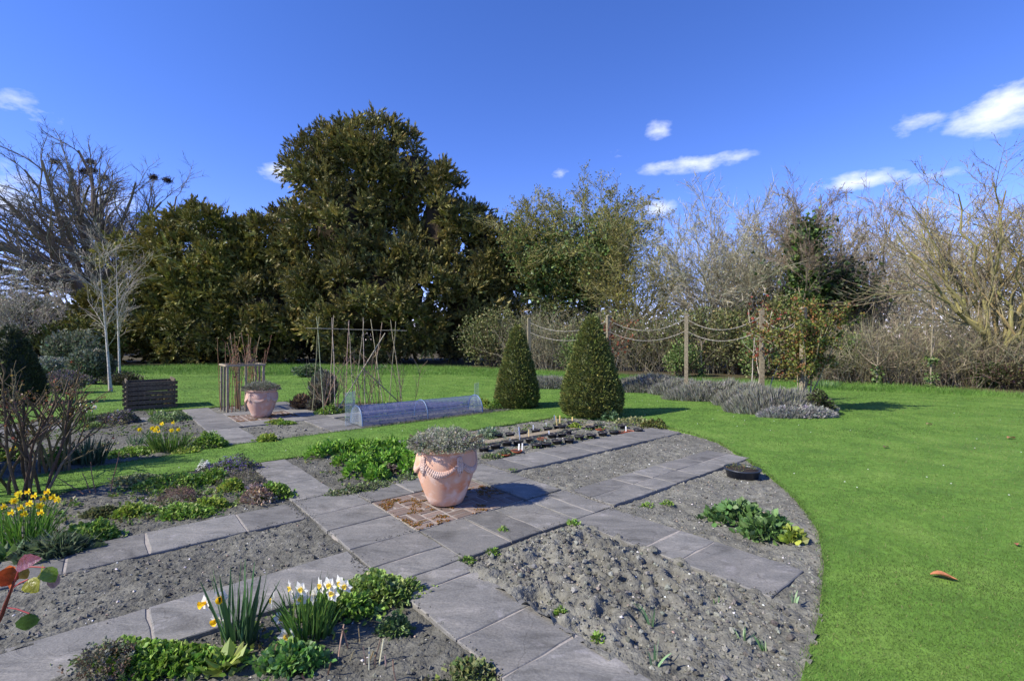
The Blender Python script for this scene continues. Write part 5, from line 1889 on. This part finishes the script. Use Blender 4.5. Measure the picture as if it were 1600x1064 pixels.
def daffodils(name, label, px, py, wpx, n, L, cols, flowers=(), kind='yellow', cat='daffodils', w=.011, droop=.07, fs=1.0, group=None, rng=gr, asp=.6, straight=1.0):
    """a clump of strap leaves; flowers are (px, py) of each bloom in the photograph, at the clump's own distance"""
    pos = G(px, py)
    rx = wpx / 2 / FPX * pos[1]
    z0 = soilz(pos) if abs(toUV(pos[None])[0, 0]) < 6 else 0
    root = thing(name, label, cat, (pos[0], pos[1], z0), group=group)
    a = rng.random(n) * 2 * PI
    r = np.sqrt(rng.random(n)) * .55
    base = np.c_[np.cos(a) * r * rx, np.sin(a) * r * rx * asp, np.full(n, -.02)]
    lean = rng.random(n) * .55 / straight
    D = np.c_[np.cos(a) * lean, np.sin(a) * lean, np.ones(n)] + np.c_[rng.normal(size=(n, 2)) * .1, np.zeros(n)]
    LL = L * rng.uniform(.6, 1.1, n)
    P = arcs(base, D, LL, 7, droop * rng.uniform(0, 2.0, n) / straight, .02, rng)
    W = np.array([.75, 1, 1, .95, .85, .6, .12])[None] * (w * rng.uniform(.75, 1.2, n))[:, None]
    ang = rng.random(n) * PI
    mb = MB()
    side = np.c_[np.cos(ang), np.sin(ang), np.zeros(n)]
    ribbons(mb, P, W, vary(cols, n, .2, .06, rng), side=side)
    mb.build('leaves', M_LEAF, root)
    pm, tm = PET[kind]
    st = []
    for fx, fy in flowers:
        d = pos[1] + rng.uniform(-.5, .5) * rx * asp
        f = spot(fx, fy, d) - np.array([pos[0], pos[1], z0])
        o = link('flower', pm, root, tuple(f), (rng.uniform(-.1, .35), 0, rng.normal() * .7 - .3))
        o.scale = (fs, fs, fs)
        link('trumpet', tm, o)
        b = np.array([f[0] * .35 + rng.normal() * .02, f[1] * .4, -.02])
        t = np.linspace(0, 1, 6)[:, None]
        c = b * (1 - t) + f * t + np.array([0, 0, 1]) * .04 * t * (1 - t)
        c[:, :2] = b[:2] + (f[:2] - b[:2]) * (t ** 1.6)
        st.append(c)
    if st:
        tubes(mb := MB(), np.array(st), .0035, 4, C(96, 128, 56))
        mb.build('stalks', M_LEAF, root)
    return root


GRN = [C(112, 146, 54), C(130, 160, 66), C(94, 128, 48), C(148, 170, 88)]
BLG = [C(98, 126, 84), C(112, 138, 96), C(82, 110, 70)]
LIM = [C(146, 164, 66), C(128, 150, 58), C(160, 172, 84)]
# near daffodil bed
cushion('groundcover', 'spreading bright green groundcover at the bottom edge left of the primula', 240, 1030, 215, .085, GRN, 1700, .042, LOBED, asp=.32)
cushion('groundcover', 'low dense green clump of lobed leaves at the path corner below the bricks', 590, 925, 125, .125, [C(122, 148, 66), C(138, 160, 80), C(156, 172, 112)], 1500, .036, LOBED, asp=.55)
cushion('columbine', 'fresh columbine leaves below the white daffodils', 460, 1030, 100, .09, [C(104, 146, 66), C(124, 160, 82), C(112, 146, 90)], 620, .04, LOBED, asp=.5)
cushion('columbine', 'leafy green growth between the white daffodils and the path corner', 525, 955, 110, .09, GRN, 750, .038, LOBED, asp=.5)
cushion('grey_herb', 'dry grey green herb on the path edge at the bottom left', 165, 1048, 70, .14, [C(104, 110, 84), C(122, 118, 100), C(112, 92, 72)], 260, .06, style='sprig', mat=M_MATT)
cushion('small_herb', 'small green herb with cut red stems in the bare soil right of the daffodils', 615, 980, 44, .1, [C(96, 122, 66), C(112, 132, 76)], 220, .03, LOBED)
cushion('weeds', 'weeds and pale straw at the path edge at the bottom', 735, 1052, 70, .06, [C(92, 108, 60), C(128, 132, 84)], 260, .03, LOBED)
daffodils('daffodil_clump', 'tall bluish daffodil leaves with three yellow and white blooms on their left', 372, 1000, 95, 46, .44, [C(72, 104, 64), C(88, 120, 74), C(62, 92, 56)], [(322, 941), (344, 933), (340, 966)], 'bicolour', w=.015, droop=.02, straight=2.0, fs=1.25)
daffodils('daffodil_clump', 'clump of white daffodils with small yellow cups in the nearest bed', 480, 992, 120, 120, .32, [C(78, 112, 50), C(92, 124, 56), C(66, 98, 46)],
          [(427, 938), (455, 918), (472, 919), (470, 933), (502, 914), (516, 913), (533, 910), (540, 914), (440, 963), (448, 993), (492, 930), (520, 926)], 'white', w=.009, fs=1.4)


def rosette(name, label, px, py, n, L, cols, w=.4, lift=.7, cat='plant', tpl=OVAL, group=None):
    pos = G(px, py)
    root = thing(name, label, cat, (pos[0], pos[1], soilz(pos)), group=group)
    a = np.arange(n) * 2.4 + gr.normal(size=n) * .2
    li = lift * np.linspace(.4, 1.8, n)
    for k in range(n):
        pass
    D = np.c_[np.cos(a), np.sin(a), li]
    s = L * gr.uniform(.7, 1.1, n)
    mb = MB()
    stamp(mb, *tpl, np.c_[np.cos(a) * .01, np.sin(a) * .01, np.linspace(0, .02, n)], frames(D, (0, 0, 1)), np.stack([s * w * 2, s, -s], -1), vary(cols, n, .15, .06, gr))
    mb.build('leaves', M_LEAF, root)
    return root


rosette('primula', 'yellow green primula rosette in front of the daffodil leaves', 352, 1036, 22, .13, [C(128, 148, 60), C(114, 134, 54), C(142, 156, 76)], .3, .45)
rosette('foxglove', 'broad leaved green rosette at the left edge below the yellow daffodils', 10, 872, 14, .17, [C(86, 118, 62), C(104, 132, 74)], .28)
root = thing('dead_stems', 'cut dry brown stems standing in the bare soil at the bottom', 'dead stems', (*G(560, 1035), -.04))
n = 16
P = arcs(np.c_[gr.normal(size=(n, 2)) * np.array([.16, .12]), np.full(n, -.02)], np.c_[gr.normal(size=(n, 2)) * .3, np.ones(n)], gr.uniform(.05, .2, n), 4, 0, .05, gr)
for k in range(n):
    tubes(mb := MB(), P[k], .004, 5, vary([C(164, 136, 104), C(142, 112, 88), C(186, 166, 136)], 1)[0])
    mb.build('stem', M_BARK, root)

# upper left bed
daffodils('daffodil_clump', 'big clump of golden yellow daffodils at the left edge', 38, 848, 125, 190, .36, [C(92, 134, 48), C(108, 148, 56), C(80, 116, 44)],
          [(8, 790), (22, 782), (30, 772), (35, 792), (46, 768), (48, 786), (56, 774), (62, 790), (70, 778), (76, 768), (84, 776), (92, 780), (20, 800), (40, 802), (66, 800)], 'gold', w=.01, fs=.95)
cushion('grassy_tuft', 'grey green grassy tuft between the golden daffodils and the path', 85, 862, 85, .1, [C(112, 122, 92), C(92, 112, 76)], 420, .12, TRI, wl_=(.09, 1))
for px, py, w, h, c, l in [(145, 838, 84, .14, GRN, 'rounded green clump beside the path, right of the golden daffodils'), (205, 802, 46, .1, LIM, 'small lime green clump in the middle of the upper left bed'), (290, 802, 85, .09, GRN, 'wide low green clump near the path in the upper left bed'),
                           (330, 790, 50, .09, LIM, 'pale green clump next to the path near the cross path'), (232, 800, 30, .06, GRN, 'tiny green tuft in the middle of the upper left bed'), (270, 756, 110, .12, GRN, 'long band of green leaves at the back of the upper left bed'),
                           (215, 752, 70, .06, [C(140, 146, 104), C(118, 134, 84)], 'pale low leaves along the lawn edge of the upper left bed'), (330, 752, 60, .14, GRN, 'leafy green clump below the white flowered cushion'), (430, 775, 56, .12, GRN, 'green clump at the corner of the cross path'),
                           (362, 765, 40, .12, LIM, 'bright lime clump near the corner of the cross path'), (160, 800, 46, .06, [C(112, 118, 76), C(98, 104, 66)], 'thin greyish weeds behind the rounded green clump')]:
    cushion('leafy_clump', l, px, py, w, h, c, int(280 + w * 7), .034, LOBED, asp=.6, group='low clumps in the upper left bed')
cushion('aubrieta', 'violet flowered cushion at the lawn end of the upper left bed', 365, 733, 75, .16, [C(98, 108, 70), C(112, 116, 84)], 900, .025, flowers=(420, .013, [C(110, 88, 168), C(130, 108, 184)]))
cushion('candytuft', 'small white flowered cushion beside the violet one', 321, 733, 25, .1, [C(98, 112, 66)], 220, .02, flowers=(380, .013, [C(238, 238, 236)]))
cushion('grey_twiggy_herb', 'grey twiggy herb in front of the violet cushion', 378, 752, 66, .16, [C(128, 118, 106), C(112, 112, 88)], 520, .05, style='sprig', mat=M_MATT)
cushion('dry_flower_heads', 'dry beige seed heads at the cross path corner', 405, 782, 48, .14, [C(172, 152, 130), C(148, 124, 104), C(188, 172, 150)], 360, .04, OVAL, mat=M_MATT)
cushion('pink_twiggy_herb', 'dry pinkish twiggy clump in the upper left bed', 280, 780, 56, .12, [C(136, 112, 98), C(120, 104, 88)], 340, .05, style='sprig', mat=M_MATT)
root = thing('bare_twigs', 'two thin bare upright shoots by the lawn edge of the upper left bed', 'twigs', (*G(155, 770), -.03))
P = arcs(np.array([[-.03, 0, 0], [.1, .02, 0], [-.15, 0, 0], [-.1, 0.02, 0]]), np.array([[-.25, 0, 1], [.2, 0, 1], [-.9, 0, .7], [-.7, .3, .8]]), np.array([.38, .5, .4, .3]), 6, .0, .06, gr)
for q_ in P:
    tubes(mb := MB(), q_, np.linspace(.007, .003, 6), 5, C(132, 100, 80))
    mb.build('stem', M_BARK, root)


def rose_bush(label, px, py, h, w, nst, rng, dark):
    pos = G(px, py)
    root = thing('rose_bush', label, 'rose bush', (pos[0], pos[1], -.05))
    D = np.c_[rng.normal(size=nst) * .2, rng.normal(size=nst) * .15, np.ones(nst)]
    P = arcs(np.c_[rng.normal(size=(nst, 2)) * np.array([.14, .08]), np.full(nst, -.03)], D, h * rng.uniform(.6, .85, nst), 7, 0, .1, rng)
    R = np.broadcast_to(np.linspace(.017, .010, 7), (nst, 7))
    l2 = grow(P, R, np.full(nst, h), 5, .34, (.55, .2), 6, .05, .16, .45, .75, .6, rng)
    l3 = grow(*l2, 3, .4, (.6, .2), 4, .06, .16, .35, .75, .6, rng)
    mb = MB()
    tubes(mb, P, R, 7, vary([dark], nst, .2))
    tubes(mb, l2[0], l2[1], 5, vary([dark * 1.1], len(l2[0]), .2))
    tubes(mb, l3[0], np.maximum(l3[1], .0035), 4, vary([dark * 1.2], len(l3[0]), .2))
    mb.build('stems', M_BARK, root, smooth=True)
    n = 260
    pts = l3[0][:, 1:].reshape(-1, 3)
    p = pts[rng.integers(0, len(pts), n)] + rng.normal(size=(n, 3)) * .015
    stamp(mb := MB(), *OVAL, p, frames(rng.normal(size=(n, 3)) + np.array([0, 0, .4]), rng=rng), rng.uniform(.012, .034, n), vary([C(144, 82, 58), C(112, 76, 60), C(140, 122, 64), C(120, 116, 62)], n, .2))
    mb.build('young_leaves', M_LEAF, root)


rose_bush('dark bare stemmed rose bush at the left edge behind the golden daffodils', 42, 778, 1.5, .5, 9, gr, C(88, 78, 60))
rose_bush('bare rose bush with orange red young leaves in the bed beyond the grass strip', 85, 735, 1.45, .5, 9, gr, C(108, 94, 66))
rose_bush('bare rose bush cut off by the left edge of the picture', -18, 772, 1.5, .5, 7, gr, C(88, 78, 60))

# bed beyond the grass strip, left part
daffodils('bulb_leaves', 'dark blue green strap leaves without flowers near the rose bushes', 137, 722, 80, 120, .4, [C(70, 92, 66), C(84, 104, 78), C(60, 80, 54)], w=.018, droop=.05, straight=1.3, cat='bulb leaves')
daffodils('bulb_leaves', 'small tuft of blue green bulb leaves left of the yellow daffodils', 213, 692, 36, 40, .2, BLG, w=.012, cat='bulb leaves')
daffodils('daffodil_clump', 'clump of bright yellow daffodils in the bed beyond the grass strip', 262, 703, 95, 190, .34, [C(88, 118, 48), C(104, 130, 58), C(78, 104, 46)],
          [(218, 671), (238, 669), (246, 668), (243, 672), (254, 662), (272, 660), (268, 672), (279, 671), (250, 674)], 'yellow', w=.015, droop=.11, fs=1.1)
cushion('leafy_clump', 'lush rounded green clump beside the far cross path', 327, 697, 50, .22, GRN, 900, .06, LEAF, wl_=(.4, 1))
cushion('leafy_clump', 'low green leaves at the lawn edge left of the yellow daffodils', 205, 708, 60, .08, GRN, 420, .045, LOBED)
cushion('leafy_clump', 'low lime green leaves between the far cross path and the yellow daffodils', 295, 705, 40, .08, LIM, 300, .045, LOBED)
cushion('leafy_clump', 'green leaves at the foot of the rose bush beyond the grass strip', 100, 722, 46, .16, GRN, 420, .06, LOBED)
cushion('wallflower', 'yellow flowered low plant at the left edge beyond the grass strip', 18, 715, 50, .14, GRN, 420, .05, flowers=(60, .03, [YEL, ORA]))
daffodils('daffodil_clump', 'clump of white daffodils on the lawn side of the back path', 132, 662, 50, 110, .36, [C(84, 112, 52), C(98, 124, 60)],
          [(120, 638), (126, 634), (131, 636), (136, 633), (141, 637), (145, 630), (124, 641), (134, 641), (148, 636), (116, 643), (143, 641)], 'white', w=.014, fs=1.3)
cushion('aubrieta', 'violet grey flowered mound in front of the compost bin', 190, 660, 62, .24, [C(98, 106, 78), C(112, 112, 92)], 900, .045, flowers=(260, .024, [C(122, 104, 168), C(140, 124, 170)]))
cushion('aubrieta', 'greyish violet mound left of the mound before the bin', 158, 660, 40, .14, [C(104, 106, 86), C(120, 112, 108)], 500, .04, flowers=(90, .02, [C(122, 108, 150)]))
cushion('saxifrage', 'pale green rounded cushion right of the violet mound by the bin', 265, 656, 58, .17, [C(134, 152, 104), C(118, 138, 86)], 900, .045)
cushion('saxifrage', 'flat light green cushion along the back path', 140, 668, 44, .1, [C(128, 148, 84), C(112, 132, 72)], 500, .04)
daffodils('bulb_leaves', 'short bulb leaves poking up right in front of the compost bin', 240, 648, 26, 26, .16, GRN, w=.014, cat='bulb leaves')

# far middle beds
for px, py, w, h, c, l in [(417, 688, 26, .12, LIM, 'small bright green plant at the grass edge of the little far bed'), (432, 660, 30, .06, LIM, 'low yellowish weeds at the back of the little far bed'), (447, 661, 24, .05, GRN, 'tiny weeds at the back edge of the little far bed'),
                           (512, 646, 40, .18, GRN, 'green leaves at the foot of the bean canes, left end'), (600, 638, 30, .14, GRN, 'green leaves at the foot of the bean canes, right end'), (545, 643, 30, .12, LIM, 'pale leaves at the foot of the bean canes, middle'),
                           (757, 635, 26, .18, LIM, 'light green leafy plant right of the cloche'), (775, 637, 24, .18, GRN, 'green leafy plant at the foot of the smaller topiary'), (735, 632, 22, .12, LIM, 'small yellow green plant behind the right end of the cloche')]:
    cushion('leafy_clump', l, px, py, w, h, c, 340, .055, LOBED, group='small plants in the far beds')
bush('rosemary', 'tall upright grey green rosemary left of the bean canes', (spot(505, 600, 12.0)[0], 12.0), (.4, .35, .55), [C(120, 122, 98), C(104, 112, 80), C(136, 134, 116)], 2600, .1, gr, TRI, mat=M_MATT, up=2.2, stems=24)
bush('dry_tuft', 'dark brown dry tuft at the edge of the far paving', (spot(470, 600, 11.9)[0], 11.9), (.26, .22, .16), [C(92, 78, 60), C(112, 96, 78)], 900, .1, gr, TRI, mat=M_MATT, up=1.5)
bush('dry_tuft', 'greyish dry tuft between the brown tuft and the rosemary', (spot(492, 600, 11.7)[0], 11.7), (.24, .22, .15), [C(118, 112, 96), C(104, 98, 78)], 900, .08, gr, TRI, mat=M_MATT, up=1.2)
bush('lawn_shrub', 'dark low shrub on the far lawn behind the rosemary', (spot(482, 575, 22)[0], 22), (.75, .5, .28), [C(84, 104, 60), C(112, 128, 92)], 1200, .11, gr, OVAL)

# square bed of greens behind the nearest pot
HERB = [(497, 712), (522, 706), (545, 703), (566, 702), (588, 700), (612, 702), (636, 704), (540, 722), (556, 738), (572, 727), (590, 745), (604, 722), (622, 716), (645, 720), (575, 712), (640, 735)]
for k, (px, py) in enumerate(sorted(HERB)):
    cushion('green_herb', f'bright green leafy herb behind the nearest pot, {ORD[k] if k < 15 else "last"} from the left in the square bed', px, py, 34, .16, [C(116, 160, 54), C(134, 172, 66), C(98, 142, 48)], 150, .08, LEAF, group='bright green herbs in the square bed', wl_=(.42, 1), asp=.9)
cushion('purple_herb', 'small dark purple leaved plant among the bright green herbs', 606, 738, 28, .1, [C(96, 74, 76), C(104, 92, 72)], 200, .04)
for k, (px, py, w) in enumerate([(525, 772, 36), (548, 768, 36), (570, 764, 36), (592, 759, 38), (615, 753, 38), (638, 748, 36), (768, 712, 30), (790, 708, 26)]):
    cushion('edging_plant', f'low pale variegated edging plant along the path by the nearest pot, {ORD[k]} from the left', px, py, w, .065, [C(122, 140, 84), C(148, 158, 116), C(104, 126, 66), C(96, 92, 84)], 380, .026, OVAL, group='variegated edging by the pot', asp=.8)
cushion('silver_plant', 'silvery leaved plant at the back corner of the small pots bed', 764, 682, 32, .2, [C(148, 162, 132), C(128, 148, 112)], 240, .07, LEAF, wl_=(.4, 1))
for px, py, w, h, c, l in [(1020, 666, 36, .16, [C(112, 110, 58), C(92, 100, 50)], 'bronze green clump at the far corner of the small pots bed'), (990, 660, 60, .1, [C(158, 158, 112), C(128, 134, 84)], 'pale flowered low clump right of the larger topiary'), (955, 655, 34, .22, BLG, 'blue green leafy plant at the foot of the larger topiary'),
                           (898, 668, 18, .08, LIM, 'small lime plant between the pot rows')]:
    cushion('leafy_clump', l, px, py, w, h, c, 320, .05, LOBED, group='clumps in the small pots bed')

# right hand bed
cushion('broad_beans', 'dense glossy green bean plants, left clump in the right bed', 1150, 808, 84, .15, [C(84, 116, 60), C(100, 132, 72), C(118, 146, 92)], 420, .07, OVAL, asp=.6, wl_=(.8, 1))
cushion('broad_beans', 'dense glossy green bean plants, right clump in the right bed', 1200, 832, 72, .15, [C(84, 116, 60), C(100, 132, 72), C(118, 146, 92)], 380, .07, OVAL, asp=.7, wl_=(.8, 1))
cushion('broad_beans', 'single lighter green bean plant at the right end of the bean row', 1238, 843, 26, .11, LIM, 90, .065, OVAL)
for px, py, w, l in [(1013, 788, 18, 'tiny weed seedling in the right bed, left of two'), (1045, 788, 16, 'tiny weed seedling in the right bed, right of two'), (897, 822, 20, 'small green weed at the path corner of the rough dug bed'), (785, 830, 14, 'tiny weed under the slab edge of the rough dug bed'), (730, 875, 26, 'weeds at the near corner of the rough dug bed'),
                     (770, 860, 18, 'tiny weed in the rough dug bed near its corner'), (875, 958, 14, 'tuft of grass at the path edge of the rough dug bed'), (935, 1000, 14, 'tiny weed at the path edge near the bottom of the rough dug bed'), (801, 735, 16, 'weed at the corner of the upper right path')]:
    cushion('weed', l, px, py, w, .04, GRN, 60, .03, LEAF, cat='weed', group='weeds in the dug beds', wl_=(.5, 1))
for px, py, n, L, l in [(1018, 972, 6, .16, 'lone leek with two long spread leaves in the rough dug bed'), (1160, 1000, 6, .09, 'small pale leek, left of the near pair'), (1197, 1010, 9, .1, 'small pale leek, right of the near pair'), (1022, 1040, 4, .14, 'thin dark leek near the bottom of the rough dug bed'),
                        (1240, 945, 5, .09, 'small leek under the corner of the last slab'), (1120, 935, 4, .07, 'thin leek sprouting in the middle of the rough dug bed')]:
    daffodils('leek', l, px, py, 16, n, L, [C(112, 140, 92), C(96, 128, 80), C(140, 160, 120)], w=.013, droop=.1, cat='leek', group='leeks in the rough dug bed')


# ---- leaves lying on the lawn
def fallen_leaf(label, px, py, L, rot, col):
    pos = G(px, py)
    t = np.linspace(0, 1, 7)
    V, Q = [], []
    for i, a in enumerate(t):
        w = .3 * math.sin(PI * (.06 + .9 * a)) * L
        z = .018 + .05 * L * math.sin(a * 5) + .02 * L
        V += [((a - .5) * L, -w, z + w * .55), ((a - .5) * L, 0, z), ((a - .5) * L, w, z + w * .35)]
        if i:
            o = (i - 1) * 3
            Q += [(o, o + 3, o + 4, o + 1), (o + 1, o + 4, o + 5, o + 2)]
    o = MB().add(V, Q=Q, col=col).build('fallen_leaf', M_DEADLEAF, loc=(pos[0], pos[1], 0))
    o.rotation_euler = (0, 0, rot)
    tag(o, label, 'leaf', 'fallen leaves on the lawn')


M_DEADLEAF = attr_mat('dead_leaf', .6, .2, .3, bump=.4, bscale=40, noise=.3)
fallen_leaf('curled orange brown leaf lying on the lawn at the right, the largest', 1475, 905, .15, -.45, C(190, 124, 84))
fallen_leaf('small brown leaf on the lawn near the right edge', 1580, 686, .16, .2, C(170, 120, 84))
fallen_leaf('small dark leaf on the lawn right of the garden arc', 1384, 700, .12, .6, C(120, 92, 72))
fallen_leaf('small pale leaf on the lawn beyond the dark leaf', 1452, 664, .12, 0, C(176, 140, 110))
fallen_leaf('tiny leaf on the lawn at the far right edge', 1588, 853, .06, .9, C(176, 110, 84))

# ---- rose shoot that reaches into the picture at the left
M_SHOOT = attr_mat('rose_leaf', .35, .35, .5, bump=.3, bscale=120, noise=.25)
root = thing('rose_shoot', 'close rose shoot with red and olive young leaves at the left edge', 'rose shoot', (-1.42, 1.02, 0))
b0 = np.array([-1.42, 1.02, 0])
d = 1.12
S = np.array([[0, 0, -.03], [.06, .02, .4], [.13, .04, .78], *[spot(x, y, d) - b0 for x, y in ((2, 962), (8, 945), (16, 925), (22, 908))]])
tubes(mb := MB(), S, np.array([.009, .008, .006, .0045, .004, .003, .0025]), 7, C(120, 60, 52))
mb.build('stem', M_LEAF, root, smooth=True)
for (x, y), (tx, ty), w, c, tz in [((20, 886), (2, 916), .9, C(150, 62, 34), .0), ((22, 886), (12, 922), .8, C(196, 92, 40), .02), ((24, 884), (58, 873), .5, C(112, 54, 66), -.02), ((30, 888), (42, 903), .8, C(96, 84, 48), .01), ((44, 905), (56, 923), 1.0, C(142, 140, 36), -.01),
                                   ((66, 888), (58, 921), 1.1, C(130, 130, 40), .015), ((72, 886), (84, 908), 1.0, C(104, 126, 44), .0), ((86, 893), (82, 920), .45, C(170, 130, 140), .02), ((46, 958), (40, 984), 1.1, C(70, 92, 44), .0)]:
    p = spot(x, y, d + tz) - b0
    v = spot(tx, ty, d + tz * 2) - b0 - p
    L = np.linalg.norm(v)
    fr = frames(v[None], (gr.normal() * .6, -1, .5))[0]
    ts = np.linspace(0, 1, 9)
    V, Q = [], []
    for i, q_ in enumerate(ts):
        ww = .46 * w * (math.sin(PI * q_ ** .8) ** .85) * (1 + (.06 if i % 2 else -.04))
        cz = -.22 * (q_ - .4) ** 2
        for s_ in (-1, -.5, 0, .5, 1):
            V.append(p + fr @ (np.array([s_ * ww, q_ * 1.08, cz + .22 * abs(s_) * ww]) * L))
        if i:
            Q += [((i - 1) * 5 + j, i * 5 + j, i * 5 + j + 1, (i - 1) * 5 + j + 1) for j in range(4)]
    K = np.array([c * (1 + .35 * (abs(s_) - .5)) for _ in ts for s_ in (-1, -.5, 0, .5, 1)])
    MB().add(V, Q=Q, col=K).build('leaf', M_SHOOT, root, smooth=True)
for a_, b_ in (((18, 925), (30, 888)), ((18, 920), (44, 905)), ((6, 948), (46, 958)), ((30, 888), (70, 886))):
    tubes(mb := MB(), np.array([spot(*a_, d) - b0, spot((a_[0] + b_[0]) / 2, (a_[1] + b_[1]) / 2 - 2, d) - b0, spot(*b_, d) - b0]), .0016, 5, C(186, 84, 84))
    mb.build('leaf_stalk', M_LEAF, root, smooth=True)

# ---- rough daffodils at the far lawn edge
for px, py, l in [(550 + 45, 577, 'cluster of pale daffodil leaves on the far lawn behind the bean canes'), (1290, 606, 'blue green daffodil leaves in the long grass right of the climbing rose')]:
    pos = G(px, py)
    daffodils('bulb_leaves', l, px, py, 70 if px > 1000 else 30, 120, .3, [C(96, 128, 72), C(112, 140, 88)], w=.03, cat='bulb leaves')

# ---- tiny weeds and seedlings too many to count in the planted beds
mb = MB()
for poly, n in (([(-4.6, 1.1), (-1.3, 1.1), (-1.3, 3.0), (-4.6, 2.9)], 520), ([(-5.5, 4.4), (-1.4, 4.7), (-1.4, 8.2), (-5.5, 8.2)], 420), ([(-4.6, -3.3), (-1.3, -3.3), (-1.3, -1.1), (-4.6, -1.1)], 200), ([(1.3, 4.8), (5.4, 4.8), (5.2, 6.0), (1.3, 6.1)], 120), ([(1.3, 6.8), (4.0, 6.8), (1.3, 8.4)], 150),
                ([(1.3, 1.2), (5.3, 1.2), (5.0, 3.0), (1.3, 3.0)], 160), ([(-.6, 1.1), (.6, 1.1), (.6, 3), (-.6, 3)], 90)):
    q = scatter_uv(poly, n, gr)
    q = q[vnoise(q, .4, 91) > .35]
    W = ORG + q[:, :1] * AX + q[:, 1:] * BX
    z = soil_height(q)
    for k in range(7):
        m = len(q)
        off = gr.normal(size=(m, 2)) * .022
        s = gr.uniform(.018, .042, m)
        stamp(mb, *LEAF, np.c_[W + off, z + .006 + .02 * gr.random(m)], frames(np.c_[off * 20, np.full(m, .5)] + gr.normal(size=(m, 3)) * .3, rng=gr), s, vary([C(104, 132, 58), C(124, 142, 72), C(112, 106, 70), C(92, 116, 56)], m, .2, .06, gr))
tag(mb.build('bed_weeds', M_LEAF), 'tiny weeds and seedlings scattered over the planted beds', 'weeds', kind='stuff')
